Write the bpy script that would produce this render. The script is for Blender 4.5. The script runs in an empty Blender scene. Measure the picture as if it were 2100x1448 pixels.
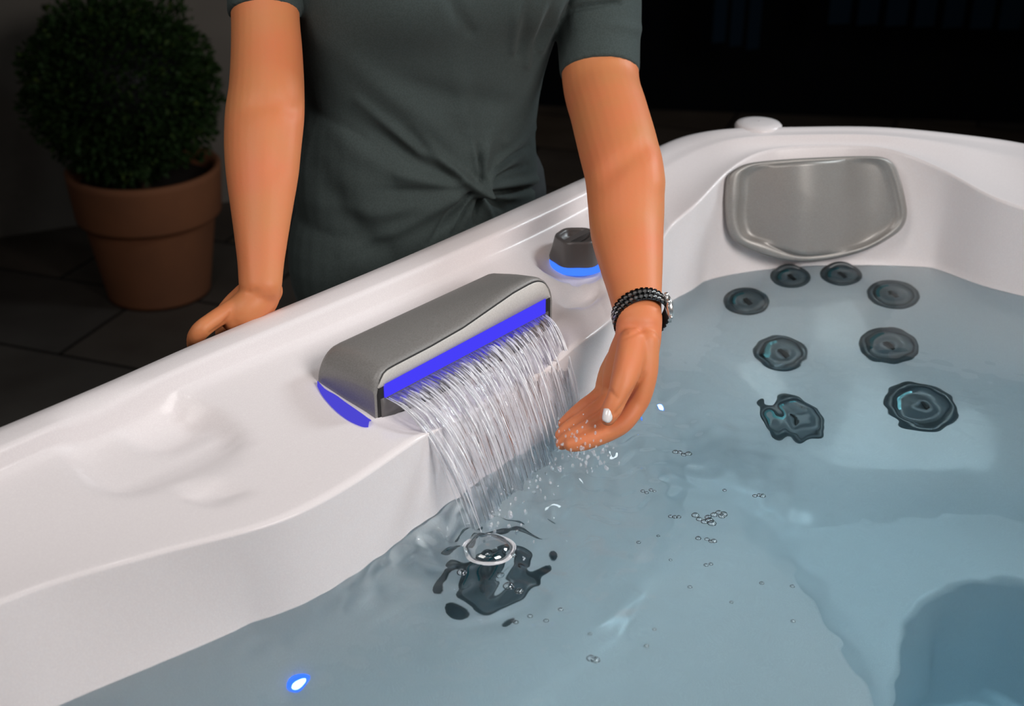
import bpy, bmesh, math, random
import numpy as np
from mathutils import Vector, Matrix, noise as mnoise

random.seed(7)
rng = np.random.default_rng(11)
D = bpy.data
SC = bpy.context.scene
COL = SC.collection
Z0 = 0.92                      # height of the tub rim; every length below is measured from it
W = -0.145                     # water level below the rim
pi = math.pi

# ------------------------------------------------------------------ camera
FPX, PITCH, CH = 2700.0, math.radians(27.0), 0.60
cam_d = D.cameras.new('camera'); cam = D.objects.new('camera', cam_d); COL.objects.link(cam)
cam_d.sensor_width = 36.0; cam_d.lens = FPX / 2100.0 * 36.0
cam.location = (0, 0, Z0 + CH); cam.rotation_euler = (pi / 2 - PITCH, 0, 0)
cam_d.clip_start = 0.05
cam_d.dof.use_dof = True; cam_d.dof.focus_distance = 1.42; cam_d.dof.aperture_fstop = 5.6
SC.camera = cam

# ------------------------------------------------------------------ world, lights, exposure
wd = D.worlds.new('world'); SC.world = wd; wd.use_nodes = True
wb = wd.node_tree.nodes['Background']; wb.inputs[0].default_value = (0.30, 0.42, 0.75, 1); wb.inputs[1].default_value = 0.004

def area(name, loc, target, size, size_y, power, color, spread=180):
    l = D.lights.new(name, 'AREA'); l.shape = 'RECTANGLE'; l.size = size; l.size_y = size_y
    l.energy = power; l.color = color; l.spread = math.radians(spread)
    o = D.objects.new(name, l); COL.objects.link(o); o.location = loc
    o.rotation_euler = (Vector(target) - Vector(loc)).to_track_quat('-Z', 'Y').to_euler()
    return o
area('key_light', (1.05, 0.22, Z0 + 0.98), (0.05, 1.35, Z0 + .02), 0.8, 0.7, 9.2, (1.0, 0.955, 0.935), 110)
area('fill_light', (-0.75, 0.45, Z0 + 1.20), (0.10, 1.42, Z0 + .05), 0.7, 0.7, 2.9, (1.0, 0.97, 0.95), 105)
area('rim_light', (1.9, 2.3, Z0 + 1.3), (0.1, 1.5, Z0 + 0.1), 0.5, 0.5, 5.5, (0.86, 0.95, 1.0), 90)

area('glint_light', (-0.15, 0.95, Z0 + 1.55), (0.15, 1.3, Z0), 0.07, 0.05, 0.9, (1.0, 0.97, 0.95), 120)  # small lamp added only for crisp glints on wet edges
SC.view_settings.view_transform = 'Standard'; SC.view_settings.look = 'None'
SC.view_settings.gamma = 1.0; SC.view_settings.use_curve_mapping = False
SC.view_settings.exposure = 0.0
cy = SC.cycles
cy.use_denoising = True
cy.max_bounces = 18; cy.diffuse_bounces = 8; cy.glossy_bounces = 5; cy.transmission_bounces = 12; cy.transparent_max_bounces = 24
cy.volume_bounces = 0
cy.caustics_refractive = True; cy.caustics_reflective = True
cy.blur_glossy = 0.6; cy.sample_clamp_indirect = 0.0

# ------------------------------------------------------------------ helpers: rays through the lens
ST, CT = math.sin(PITCH), math.cos(PITCH)
A3 = np.array([.649, .76, 0.]); N3 = np.array([.76, -.649, 0.]); Z3 = np.array([0, 0, 1.])   # along the tub side / into the tub
def ray(x, y):
    X = (x - 1050) / FPX; v = (724 - y) / FPX
    return np.array([X, CT + v * ST, -ST + v * CT])
def U(x, y, z):
    d = ray(x, y); return d * ((z - CH) / d[2]) + np.array([0, 0, CH])
def UY(x, y, Y):
    d = ray(x, y); return d * (Y / d[1]) + np.array([0, 0, CH])
def UW(x, y, z):
    """point at depth z under the water seen at this pixel, bent by the flat water surface"""
    P = U(x, y, W); d = ray(x, y); d = d / np.linalg.norm(d)
    h = np.linalg.norm(d[:2]); s = h / 1.333; c = math.sqrt(1 - s * s)
    dd = np.array([d[0] / h * s, d[1] / h * s, -c]); return P + dd * (z - W) / dd[2]
def LP(p, q, z): return A3 * p + N3 * q + Z3 * z
def pxm(P):
    return FPX / (P[1] * CT + (CH - P[2]) * ST)

# ------------------------------------------------------------------ helpers: objects
def setp(o, label=None, cat=None, group=None, kind=None):
    if label: o['label'] = label
    if cat: o['category'] = cat
    if group: o['group'] = group
    if kind: o['kind'] = kind
    return o
def empty(name, loc, label, cat, group=None):
    o = D.objects.new(name, None); COL.objects.link(o); o.empty_display_size = 0.05
    o.location = (loc[0], loc[1], loc[2] + Z0); return setp(o, label, cat, group)
def mesh(name, V, F, mat, parent=None, smooth=True, mats=None):
    me = D.meshes.new(name)
    V = np.asarray(V, float) + np.array([0, 0, Z0])
    if parent is not None:
        p = parent; off = np.zeros(3)
        while p is not None: off += np.array(p.location); p = p.parent
        V = V - off
    me.from_pydata(V.tolist(), [], [list(map(int, f)) for f in F]); me.validate()
    for m in (mats or [mat]): me.materials.append(m)
    if smooth: me.polygons.foreach_set('use_smooth', [True] * len(me.polygons))
    o = D.objects.new(name, me); COL.objects.link(o)
    if parent is not None: o.parent = parent
    return o
def grid_faces(nu, nv, cu=False, cv=False, off=0):
    F = []
    for i in range(nu if cu else nu - 1):
        i2 = (i + 1) % nu
        for j in range(nv if cv else nv - 1):
            j2 = (j + 1) % nv
            F.append((off + i * nv + j, off + i2 * nv + j, off + i2 * nv + j2, off + i * nv + j2))
    return F
class MB:
    def __init__(s): s.V = []; s.F = []
    def add(s, V, F):
        o = len(s.V); s.V += [tuple(map(float, v)) for v in V]; s.F += [tuple(int(i) + o for i in f) for f in F]; return s
    def box(s, c, hx, hy, hz, R=None):
        c = np.array(c, float); V = []
        for sx in (-1, 1):
            for sy in (-1, 1):
                for sz in (-1, 1):
                    v = np.array([sx * hx, sy * hy, sz * hz]); V.append(c + (R @ v if R is not None else v))
        return s.add(V, [(0, 1, 3, 2), (4, 6, 7, 5), (0, 4, 5, 1), (2, 3, 7, 6), (0, 2, 6, 4), (1, 5, 7, 3)])
    def lathe(s, prof, n=32, O=(0, 0, 0), R=None):
        V = []; O = np.array(O, float)
        for k in range(n):
            a = 2 * pi * k / n
            for r, z in prof:
                v = np.array([r * math.cos(a), r * math.sin(a), z]); V.append(O + (R @ v if R is not None else v))
        return s.add(V, grid_faces(n, len(prof), cu=True))
    def tube(s, pts, rad, n=20, up=(0, 0, 1), cap=True, sub=4):
        """pts (k,3), rad (k,) or (k,2) [across, along up]; rounded caps"""
        P, R = crs(np.array(pts, float), np.array([(r, r) if np.isscalar(r) else r for r in rad], float), sub)
        k = len(P); T = np.gradient(P, axis=0); T /= np.linalg.norm(T, axis=1)[:, None] + 1e-12
        rings = []
        u0 = np.array(up, float)
        for i in range(k):
            t = T[i]; b = np.cross(t, u0); b /= np.linalg.norm(b) + 1e-12; c = np.cross(b, t)
            rings.append((P[i], b * R[i, 0], c * R[i, 1], t))
        rr = []
        if cap:
            for w in (0.12, 0.5, 0.8, 0.95):
                p, b, c, t = rings[0]; h = min(np.linalg.norm(b), np.linalg.norm(c))
                rr.append((p - t * h * math.sqrt(1 - w * w), b * w, c * w))
        for p, b, c, t in rings: rr.append((p, b, c))
        if cap:
            for w in (0.95, 0.8, 0.5, 0.12):
                p, b, c, t = rings[-1]; h = min(np.linalg.norm(b), np.linalg.norm(c))
                rr.append((p + t * h * math.sqrt(1 - w * w), b * w, c * w))
        V = []
        for p, b, c in rr:
            for j in range(n):
                a = 2 * pi * j / n; V.append(p + b * math.cos(a) + c * math.sin(a))
        F = grid_faces(len(rr), n, cv=True)
        F.append(tuple(range(n - 1, -1, -1))); F.append(tuple((len(rr) - 1) * n + j for j in range(n)))
        return s.add(V, F)
    def ell(s, c, ax, R=None, nu=24, nv=14):
        V = []
        for i in range(nv + 1):
            ph = pi * (i + 0.02) / (nv + 0.04)
            for j in range(nu):
                a = 2 * pi * j / nu
                v = np.array([ax[0] * math.sin(ph) * math.cos(a), ax[1] * math.sin(ph) * math.sin(a), ax[2] * math.cos(ph)])
                V.append(np.array(c) + (R @ v if R is not None else v))
        F = grid_faces(nv + 1, nu, cv=True)
        F.append(tuple(range(nu))); F.append(tuple(nv * nu + j for j in range(nu - 1, -1, -1)))
        return s.add(V, F)
    def obj(s, name, mat, parent=None, smooth=True, mats=None):
        return mesh(name, s.V, s.F, mat, parent, smooth, mats)
def crs(P, R, sub):
    """Catmull-Rom through points and radii"""
    X = np.hstack([P, R]); n = len(X); out = []
    for i in range(n - 1):
        a = X[max(i - 1, 0)]; b = X[i]; c = X[i + 1]; d = X[min(i + 2, n - 1)]
        for k in range(sub):
            t = k / sub
            out.append(0.5 * (2 * b + (c - a) * t + (2 * a - 5 * b + 4 * c - d) * t * t + (3 * b - a - 3 * c + d) * t ** 3))
    out.append(X[-1]); out = np.array(out)
    return out[:, :P.shape[1]], out[:, P.shape[1]:]
def recalc(o, inside=False):
    bm = bmesh.new(); bm.from_mesh(o.data); bmesh.ops.recalc_face_normals(bm, faces=bm.faces)
    if inside:
        for f in bm.faces: f.normal_flip()
    bm.to_mesh(o.data); bm.free()
def evaluated(o):
    """replace an object's mesh by the result of its modifiers"""
    dg = bpy.context.evaluated_depsgraph_get(); me = D.meshes.new_from_object(o.evaluated_get(dg), depsgraph=dg)
    old = o.data; o.modifiers.clear(); o.data = me
    me.materials.clear()
    for m in old.materials: me.materials.append(m)
    me.polygons.foreach_set('use_smooth', [True] * len(me.polygons)); return o
def remesh(o, vox, smooth=6):
    recalc(o)
    m = o.modifiers.new('r', 'REMESH'); m.mode = 'VOXEL'; m.voxel_size = vox; m.use_smooth_shade = True
    if smooth:
        m = o.modifiers.new('s', 'SMOOTH'); m.factor = 0.5; m.iterations = smooth
    return evaluated(o)
def getco(o):
    a = np.empty(len(o.data.vertices) * 3); o.data.vertices.foreach_get('co', a); return a.reshape(-1, 3)
def setco(o, a): o.data.vertices.foreach_set('co', a.ravel()); o.data.update()
def getno(o):
    a = np.empty(len(o.data.vertices) * 3); o.data.vertices.foreach_get('normal', a); return a.reshape(-1, 3)
def frame(z, x=(1, 0, 0.013)):
    z = np.array(z, float); z /= np.linalg.norm(z); x = np.array(x, float); x = x - z * (x @ z); x /= np.linalg.norm(x)
    return np.stack([x, np.cross(z, x), z], 1)
def sstep(a, b, x):
    t = np.clip((x - a) / (b - a), 0, 1); return t * t * (3 - 2 * t)

# ------------------------------------------------------------------ materials
def nt(name):
    m = D.materials.new(name); m.use_nodes = True; t = m.node_tree; t.nodes.clear()
    out = t.nodes.new('ShaderNodeOutputMaterial'); return m, t, out
def N(t, typ, **kw):
    n = t.nodes.new(typ)
    for k, v in kw.items():
        if isinstance(k, str) and hasattr(n, k): setattr(n, k, v)
    return n
def pbr(name, col, rough=0.5, metal=0.0, noise=None, bump=None, coat=0.0, coat_rough=0.05, sss=0.0, sssr=(1, .3, .15), spec=0.5, sheen=0.0, emis=None, emstr=0.0):
    """noise = (scale, detail, colour2, low, high), bump = (scale, strength, distance)"""
    m, t, out = nt(name); b = t.nodes.new('ShaderNodeBsdfPrincipled'); t.links.new(b.outputs[0], out.inputs[0])
    I = b.inputs
    I['Base Color'].default_value = (*col, 1); I['Roughness'].default_value = rough; I['Metallic'].default_value = metal
    I['Coat Weight'].default_value = coat; I['Coat Roughness'].default_value = coat_rough; I['Specular IOR Level'].default_value = spec
    if sss: I['Subsurface Weight'].default_value = sss; I['Subsurface Radius'].default_value = sssr; I['Subsurface Scale'].default_value = 0.006
    if sheen: I['Sheen Weight'].default_value = sheen; I['Sheen Roughness'].default_value = 0.4
    if emis: I['Emission Color'].default_value = (*emis, 1); I['Emission Strength'].default_value = emstr
    tc = t.nodes.new('ShaderNodeTexCoord')
    if noise:
        n = t.nodes.new('ShaderNodeTexNoise'); n.inputs['Scale'].default_value = noise[0]; n.inputs['Detail'].default_value = noise[1]
        r = t.nodes.new('ShaderNodeValToRGB'); r.color_ramp.elements[0].position = noise[3]; r.color_ramp.elements[1].position = noise[4]
        r.color_ramp.elements[0].color = (*col, 1); r.color_ramp.elements[1].color = (*noise[2], 1)
        t.links.new(tc.outputs['Object'], n.inputs['Vector']); t.links.new(n.outputs[0], r.inputs[0]); t.links.new(r.outputs[0], I['Base Color'])
    if bump:
        n = t.nodes.new('ShaderNodeTexNoise'); n.inputs['Scale'].default_value = bump[0]; n.inputs['Detail'].default_value = 4
        bp = t.nodes.new('ShaderNodeBump'); bp.inputs['Strength'].default_value = bump[1]; bp.inputs['Distance'].default_value = bump[2]
        t.links.new(tc.outputs['Object'], n.inputs['Vector']); t.links.new(n.outputs[0], bp.inputs['Height']); t.links.new(bp.outputs[0], I['Normal'])
    return m
def emit(name, col, s):
    m, t, out = nt(name); e = t.nodes.new('ShaderNodeEmission'); e.inputs[0].default_value = (*col, 1); e.inputs[1].default_value = s
    t.links.new(e.outputs[0], out.inputs[0]); return m

M_shell = pbr('pearl_acrylic', (.79, .735, .735), .32, noise=(900, 2, (.83, .78, .775), .45, .6), coat=.16, coat_rough=.09, spec=.16, bump=(9, .12, .004))
M_cab = pbr('cabinet_panel', (0.053, 0.053, 0.054), .6, noise=(6, 3, (0.075, 0.075, 0.075), .4, .6))
M_grey = pbr('grey_plastic', (0.203, 0.195, 0.184), .42, noise=(700, 2, (0.240, 0.232, 0.222), .4, .6), bump=(900, .08, .0004))
M_grey_l = pbr('light_grey_plastic', (0.540, 0.517, 0.488), .40, noise=(700, 2, (0.600, 0.578, 0.547), .4, .6))
M_dark = pbr('dark_plastic', (0.112, 0.105, 0.102), .35)
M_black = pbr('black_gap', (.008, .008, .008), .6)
M_pillow = pbr('pillow_foam', (0.30, 0.287, 0.270), .42, metal=.30, noise=(1200, 2, (0.36, 0.345, 0.325), .4, .6))
M_jet = pbr('jet_plastic', (0.075, 0.088, 0.094), .32, coat=.15)
M_jetface = pbr('jet_face', (0.15, 0.165, 0.175), .35)
M_jetteal = pbr('jet_teal_glint', (.05, .20, .22), .2, metal=.3)
M_led = emit('led_blue', (.065, .050, .95), 1.0)
M_ledd = emit('blue_glow_dim', (.10, .085, .85), .75)
M_ledc = emit('led_cyan_blue', (.05, .19, 1.0), 1.3)
M_ledw = emit('led_core', (.35, .6, 1.0), 5.0)
M_skin = pbr('skin', (0.640, 0.238, 0.092), .50, spec=.35, noise=(14, 4, (0.690, 0.215, 0.090), .35, .65), sss=.25, bump=(260, .12, .0012), coat=0)
M_nail = pbr('nail_polish', (.85, .80, .78), .12, coat=1)
M_shirt = pbr('cotton_jersey', (0.045, 0.060, 0.057), .85, spec=.25, noise=(500, 2, (0.055, 0.072, 0.069), .4, .6), bump=(1500, .25, .0006), sheen=.05)
M_trouser = pbr('dark_trousers', (0.030, 0.036, 0.039), .8)
M_hair = pbr('brown_hair', (.06, .035, .02), .5)
M_eye = pbr('eye_white', (.7, .7, .68), .2)
M_iris = pbr('iris', (.05, .03, .02), .2)
M_lip = pbr('lips', (.5, .16, .12), .4)
M_steel = pbr('polished_steel', (.80, .79, .77), .27, metal=.9)
M_dkst = pbr('blackened_steel', (.10, .10, .105), .22, metal=1)
M_dial = pbr('watch_dial', (.06, .06, .07), .15, coat=1)
M_terra = pbr('terracotta', (0.40, 0.155, 0.070), .8, noise=(5, 5, (0.31, 0.125, 0.062), .4, .7), bump=(80, .2, .002))
M_soil = pbr('soil', (.03, .02, .014), .95)
M_leaf = pbr('leaf', (0.027, 0.060, 0.015), .6, spec=.2, noise=(22, 3, (0.105, 0.150, 0.027), .60, .75))
M_stem = pbr('bark', (0.090, 0.053, 0.030), .9)
M_floor = None
M_wall = pbr('rendered_wall', (0.330, 0.300, 0.262), .9, noise=(3, 5, (0.255, 0.232, 0.203), .3, .7), bump=(60, .3, .004))
M_wallb = pbr('dark_timber', (.005, .006, .008), .9, spec=.1)
M_blind = pbr('blind_fabric', (.008, .022, .04), .9, spec=.1)
def floor_mat():
    m, t, out = nt('slate_paving'); b = t.nodes.new('ShaderNodeBsdfPrincipled'); t.links.new(b.outputs[0], out.inputs[0])
    tc = t.nodes.new('ShaderNodeTexCoord'); mp = t.nodes.new('ShaderNodeMapping'); mp.inputs['Rotation'].default_value = (0, 0, .35)
    br = t.nodes.new('ShaderNodeTexBrick'); br.inputs['Scale'].default_value = 1.0; br.inputs['Brick Width'].default_value = .6; br.inputs['Row Height'].default_value = .4
    br.inputs['Mortar Size'].default_value = .006; br.inputs['Color1'].default_value = (.25, .19, .135, 1); br.inputs['Color2'].default_value = (.15, .135, .12, 1); br.inputs['Mortar'].default_value = (.02, .016, .014, 1)
    n = t.nodes.new('ShaderNodeTexNoise'); n.inputs['Scale'].default_value = 2.4; n.inputs['Detail'].default_value = 6
    mx = t.nodes.new('ShaderNodeMix'); mx.data_type = 'RGBA'; mx.blend_type = 'MULTIPLY'; mx.inputs[0].default_value = .8
    r = t.nodes.new('ShaderNodeValToRGB'); r.color_ramp.elements[0].position = .3; r.color_ramp.elements[0].color = (.35, .3, .26, 1); r.color_ramp.elements[1].position = .7
    t.links.new(tc.outputs['Object'], mp.inputs[0]); t.links.new(mp.outputs[0], br.inputs['Vector']); t.links.new(tc.outputs['Object'], n.inputs['Vector'])
    t.links.new(n.outputs[0], r.inputs[0]); t.links.new(br.outputs[0], mx.inputs[6]); t.links.new(r.outputs[0], mx.inputs[7]); t.links.new(mx.outputs[2], b.inputs['Base Color'])
    b.inputs['Roughness'].default_value = .7
    bp = t.nodes.new('ShaderNodeBump'); bp.inputs['Strength'].default_value = .4; bp.inputs['Distance'].default_value = .01
    t.links.new(n.outputs[0], bp.inputs['Height']); t.links.new(bp.outputs[0], b.inputs['Normal']); return m
M_floor = floor_mat()
def water_mat():
    m, t, out = nt('pool_water')
    rf = t.nodes.new('ShaderNodeBsdfRefraction'); rf.inputs['IOR'].default_value = 1.333; rf.inputs['Roughness'].default_value = 0.0; rf.inputs[0].default_value = (.93, .99, 1.0, 1)
    gl = t.nodes.new('ShaderNodeBsdfGlossy'); gl.inputs['Roughness'].default_value = 0.02
    fr = t.nodes.new('ShaderNodeFresnel'); fr.inputs['IOR'].default_value = 1.333
    mx = t.nodes.new('ShaderNodeMixShader')
    t.links.new(fr.outputs[0], mx.inputs[0]); t.links.new(rf.outputs[0], mx.inputs[1]); t.links.new(gl.outputs[0], mx.inputs[2]); t.links.new(mx.outputs[0], out.inputs[0])
    va = t.nodes.new('ShaderNodeVolumeAbsorption'); va.inputs[0].default_value = (.10, .72, .94, 1); va.inputs[1].default_value = .74
    t.links.new(va.outputs[0], out.inputs['Volume']); return m
M_water = water_mat()

# ================================================================== SETTING
fl = mesh('floor', [(-6, -3, -Z0), (6, -3, -Z0), (6, 8, -Z0), (-6, 8, -Z0)], [(0, 1, 2, 3)], M_floor, smooth=False); setp(fl, 'dark slate paving with faint joints behind the hot tub', 'floor', kind='structure')
wa = U(0, 487, -Z0); wb_ = U(160, 462, -Z0); wdv = (wb_ - wa) / np.linalg.norm(wb_ - wa)
w0 = wa - wdv * 3.0; w1 = wb_ + wdv * 0.62
wn = np.array([wdv[1], -wdv[0], 0])
def slabwall(name, a, b, h, th, mat, z0=-Z0):
    nrm = np.array([-(b - a)[1], (b - a)[0], 0]); nrm /= np.linalg.norm(nrm)
    V = []
    for zz in (z0, h):
        for p in (a, b, b + nrm * th, a + nrm * th): V.append((p[0], p[1], zz))
    return mesh(name, V, [(0, 1, 5, 4), (1, 2, 6, 5), (2, 3, 7, 6), (3, 0, 4, 7), (4, 5, 6, 7), (3, 2, 1, 0)], mat, smooth=False)
setp(slabwall('wall_left', w0, w1, 1.6, .18, M_wall), 'grey rendered wall behind the potted bush', 'wall', kind='structure')
setp(slabwall('wall_back', np.array([-1.6, 5.4, 0]), np.array([4.6, 4.6, 0]), 1.9, .15, M_wallb), 'near black wall far behind the hot tub', 'wall', kind='structure')

# ================================================================== HOT TUB
CX, CY = .557, .675
hot = empty('hot_tub', (CX, CY, -Z0), 'large pearl-white acrylic hot tub filled with clear blue-tinted water', 'hot tub')
NT = 1080
def rr_local(d, z, rc=.24):
    """rounded rectangle of the tub rim, inset by d, sampled finely (local p, q)"""
    p0, p1, q0, q1 = -.13 + d, 1.93 - d, -1.033 + d, 1.02 - d; r = max(rc - d * .3, .1); pts = []
    for (cx, cy, a0) in ((p1 - r, q1 - r, 0), (p0 + r, q1 - r, 90), (p0 + r, q0 + r, 180)):
        for k in range(13):
            a = math.radians(a0 + k * 7.5); pts.append((cx + r * math.cos(a), cy + r * math.sin(a)))
    return pts
def curve(vis, d, zh, rc=.24, sm=3):
    """closed curve about the tub centre: visible control points (3D), then the hidden sides as an inset rounded rectangle"""
    vis = [np.array(v, float) for v in vis]
    hid = [LP(p, q, zh) for p, q in rr_local(d, zh, rc)]
    C = np.array([CX, CY]); ang = lambda P: math.atan2(P[1] - CY, P[0] - CX) % (2 * pi)
    a_first, a_last = ang(vis[0]), ang(vis[-1])
    # world angle of the visible run goes from ~165 deg down to ~80 deg; keep hidden points outside of it
    h2 = []
    for P in hid:
        a = ang(P)
        if a_last + .16 < a < a_first + .16: continue
        h2.append(P)
    # order: visible run has decreasing angle; hidden afterwards also decreasing
    key = lambda P: (a_last - ang(P)) % (2 * pi)
    h2.sort(key=key)
    pts = np.array(vis + h2); n = len(pts)
    out = []
    for i in range(n):
        a, b, c, e = pts[i - 1], pts[i], pts[(i + 1) % n], pts[(i + 2) % n]
        L = max(np.linalg.norm(c - b), 1e-6); ta = (c - a) / (np.linalg.norm(b - a) + L) * L; te = (e - b) / (np.linalg.norm(e - c) + L) * L
        for k in range(24):
            t = k / 24; h00 = 2 * t ** 3 - 3 * t ** 2 + 1; h10 = t ** 3 - 2 * t ** 2 + t; h01 = -2 * t ** 3 + 3 * t ** 2; h11 = t ** 3 - t ** 2
            out.append(h00 * b + h10 * ta + h01 * c + h11 * te)
    out = np.array(out)
    th = np.arctan2(out[:, 1] - CY, out[:, 0] - CX) % (2 * pi); r = np.hypot(out[:, 0] - CX, out[:, 1] - CY)
    o = np.argsort(th); th, r, z = th[o], r[o], out[o, 2]
    th = np.concatenate([th - 2 * pi, th, th + 2 * pi]); r = np.tile(r, 3); z = np.tile(z, 3)
    T = np.arange(NT) * 2 * pi / NT
    R, Z = np.interp(T, th, r), np.interp(T, th, z)
    for _ in range(sm): R = (np.roll(R, 1) + R * 2 + np.roll(R, -1)) / 4; Z = (np.roll(Z, 1) + Z * 2 + np.roll(Z, -1)) / 4
    return R, Z
OUT = [LP(.2, -1.033, 0)] + [U(x, y, z) for x, y, z in ((0, 865, 0), (200, 781, 0), (400, 694, 0), (800, 530, 0), (1100, 400, 0), (1230, 343, .003), (1330, 302, .012), (1400, 274, .02), (1480, 260, .028), (1600, 256, .03), (1800, 256, .03), (1950, 269, .022), (2100, 290, .012))]
CREST = [LP(.2, -.99, 0)] + [U(x, y, z) for x, y, z in ((0, 920, 0), (200, 832, 0), (400, 742, 0), (640, 642, 0), (880, 541, 0), (1110, 438, 0), (1235, 378, .003), (1340, 325, .01), (1414, 292, .018), (1500, 274, .026), (1650, 268, .028), (1800, 268, .028), (1950, 281, .02), (2100, 302, .01))]
LEDGE = [LP(.2, -.972, -.022)] + [U(x, y, z) for x, y, z in ((0, 968, -.02), (200, 880, -.02), (400, 788, -.02), (640, 690, -.022), (880, 585, -.022), (1110, 478, -.022), (1245, 405, -.015), (1355, 345, .002), (1430, 305, .013), (1510, 283, .023), (1650, 276, .026), (1800, 277, .026), (1950, 294, .017), (2100, 325, .004))]
LIP = [LP(.2, -.87, -.05)] + [U(x, y, z) for x, y, z in ((30, 1222, -.05), (300, 1140, -.05), (560, 1072, -.05), (700, 1005, -.05), (850, 905, -.05), (1000, 805, -.05), (1230, 675, -.05), (1325, 565, -.045), (1375, 466, -.035), (1432, 415, -.02), (1500, 345, .000), (1570, 308, .012), (1700, 297, .016), (1820, 304, .014), (1930, 345, .0), (2040, 405, -.018), (2150, 440, -.025))]
WAT = [LP(.2, -.845, W)] + [U(x, y, W) for x, y in ((120, 1448), (300, 1372), (500, 1285), (700, 1180), (850, 1082), (960, 990), (1060, 922), (1150, 850), (1250, 740), (1350, 622), (1450, 575), (1600, 549), (1750, 543), (1900, 548), (2000, 562), (2100, 580))]
KA = [LP(.2, -.835, -.20), LP(.5, -.78, -.20), LP(.85, -.76, -.20), LP(1.02, -.785, -.20), LP(1.18, -.83, -.20)] + [UW(x, y, z) for x, y, z in ((1390, 650, -.20), (1530, 618, -.20), (1680, 598, -.20), (1832, 603, -.20), (2100, 650, -.20))]
KB = [LP(.2, -.80, -.29), LP(.5, -.745, -.29), LP(.85, -.725, -.29), LP(1.05, -.745, -.29), LP(1.19, -.80, -.285)] + [UW(x, y, -.28) for x, y in ((1450, 745), (1602, 722), (1715, 708), (1822, 708), (2100, 752))]
KC = [LP(.2, -.77, -.37), LP(.5, -.70, -.37), LP(.85, -.67, -.37), LP(1.07, -.70, -.37)] + [UW(x, y, -.36) for x, y in ((1400, 905), (1500, 880), (1630, 858), (1760, 838), (1888, 833), (2100, 850))]
KD = [LP(.2, -.70, -.405), LP(.5, -.62, -.405), LP(.85, -.60, -.405), LP(1.06, -.66, -.405)] + [UW(x, y, z) for x, y, z in ((1400, 985, -.425), (1520, 985, -.44), (1630, 990, -.43), (1760, 980, -.43), (1888, 975, -.43), (2100, 985, -.43))]
KE = [LP(.2, -.46, -.40), LP(.6, -.40, -.40), LP(.9, -.37, -.40)] + [UW(x, y, z) for x, y, z in ((1800, 1448, -.40), (1783, 1340, -.40), (1740, 1255, -.40), (1640, 1180, -.405), (1500, 1118, -.42), (1570, 1095, -.465), (1760, 1080, -.485), (2100, 1070, -.485))]
KF = [LP(.2, -.41, -.50), LP(.6, -.36, -.50), LP(.9, -.33, -.50)] + [UW(x, y, z) for x, y, z in ((1838, 1448, -.49), (1842, 1340, -.49), (1850, 1290, -.49), (1875, 1240, -.49), (1940, 1205, -.49), (2100, 1185, -.49))]
KG = [LP(.2, -.38, -.80), LP(.6, -.33, -.80), LP(.9, -.29, -.80)] + [UW(x, y, z) for x, y, z in ((1900, 1448, -.78), (1910, 1340, -.78), (1935, 1290, -.78), (1990, 1255, -.78), (2100, 1235, -.78))]
CUR = [curve(OUT, 0, 0), curve(CREST, .04, 0), curve(LEDGE, .062, -.022), curve(LIP, .17, -.05), curve(WAT, .19, W), curve(KA, .205, -.20),
       curve(KB, .25, -.29), curve(KC, .30, -.37), curve(KD, .38, -.405), curve(KE, .62, -.41, .24, 90), curve(KF, .66, -.49, .2, 70), curve(KG, .70, -.80, .2, 70)]
Rk = np.array([c[0] for c in CUR]); Zk = np.array([c[1] for c in CUR])
for i in range(1, len(Rk)): Rk[i] = np.minimum(Rk[i], Rk[i - 1] - .004)
T = np.arange(NT) * 2 * pi / NT
# skirt outside of the rim, rounded edge, fillets beside the crest and the lip
def between(i, j, f, dz=0.0): return Rk[i] * (1 - f) + Rk[j] * f, Zk[i] * (1 - f) + Zk[j] * f + dz
rows = []   # (R, Z)
rows += [(Rk[0] - .002, Zk[0] * 0 - .115), (Rk[0] - .001, Zk[0] * 0 - .11), (Rk[0] - .0005, Zk[0] - .03), (Rk[0] + 0, Zk[0] - .012), (Rk[0] - .003, Zk[0] - .005), (Rk[0] - .009, Zk[0] - .0008)]
rows += [between(0, 1, .5, .001), between(0, 1, .88), between(1, 1, 0, -.001), between(1, 2, .25, -.0005), between(1, 2, .75, -.0012)]
rows += [between(2, 2, 0)]
for f in (.06, .14, .25, .38, .52, .66, .8, .9, .955): rows.append(between(2, 3, f, -.006 * math.sin(pi * f) ** 1.0))
rows += [between(3, 3, 0, -.0005), between(3, 4, .035), between(3, 4, .09), between(3, 4, .22), between(3, 4, .4), between(3, 4, .6), between(3, 4, .8), between(4, 4, 0)]
def pchip_rows(ks, sub):
    K = len(ks); X = np.stack([Rk[ks], Zk[ks]], 0)         # 2,K,NT
    out = []
    for i in range(K - 1):
        for s in range(1, sub + 1):
            t = s / sub
            a, b, c, e = X[:, max(i - 1, 0)], X[:, i], X[:, i + 1], X[:, min(i + 2, K - 1)]
            m1 = (c - a) / 2; m2 = (e - b) / 2
            # monotone limiting
            dlt = c - b
            m1 = np.where(m1 * dlt <= 0, 0, np.sign(dlt) * np.minimum(np.abs(m1), 2 * np.abs(dlt))); m2 = np.where(m2 * dlt <= 0, 0, np.sign(dlt) * np.minimum(np.abs(m2), 2 * np.abs(dlt)))
            h00 = 2 * t ** 3 - 3 * t ** 2 + 1; h10 = t ** 3 - 2 * t ** 2 + t; h01 = -2 * t ** 3 + 3 * t ** 2; h11 = t ** 3 - t ** 2
            v = h00 * b + h10 * m1 + h01 * c + h11 * m2; out.append((v[0], v[1]))
    return out
rows += pchip_rows([4, 5, 6, 7, 8, 9], 8)
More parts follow.
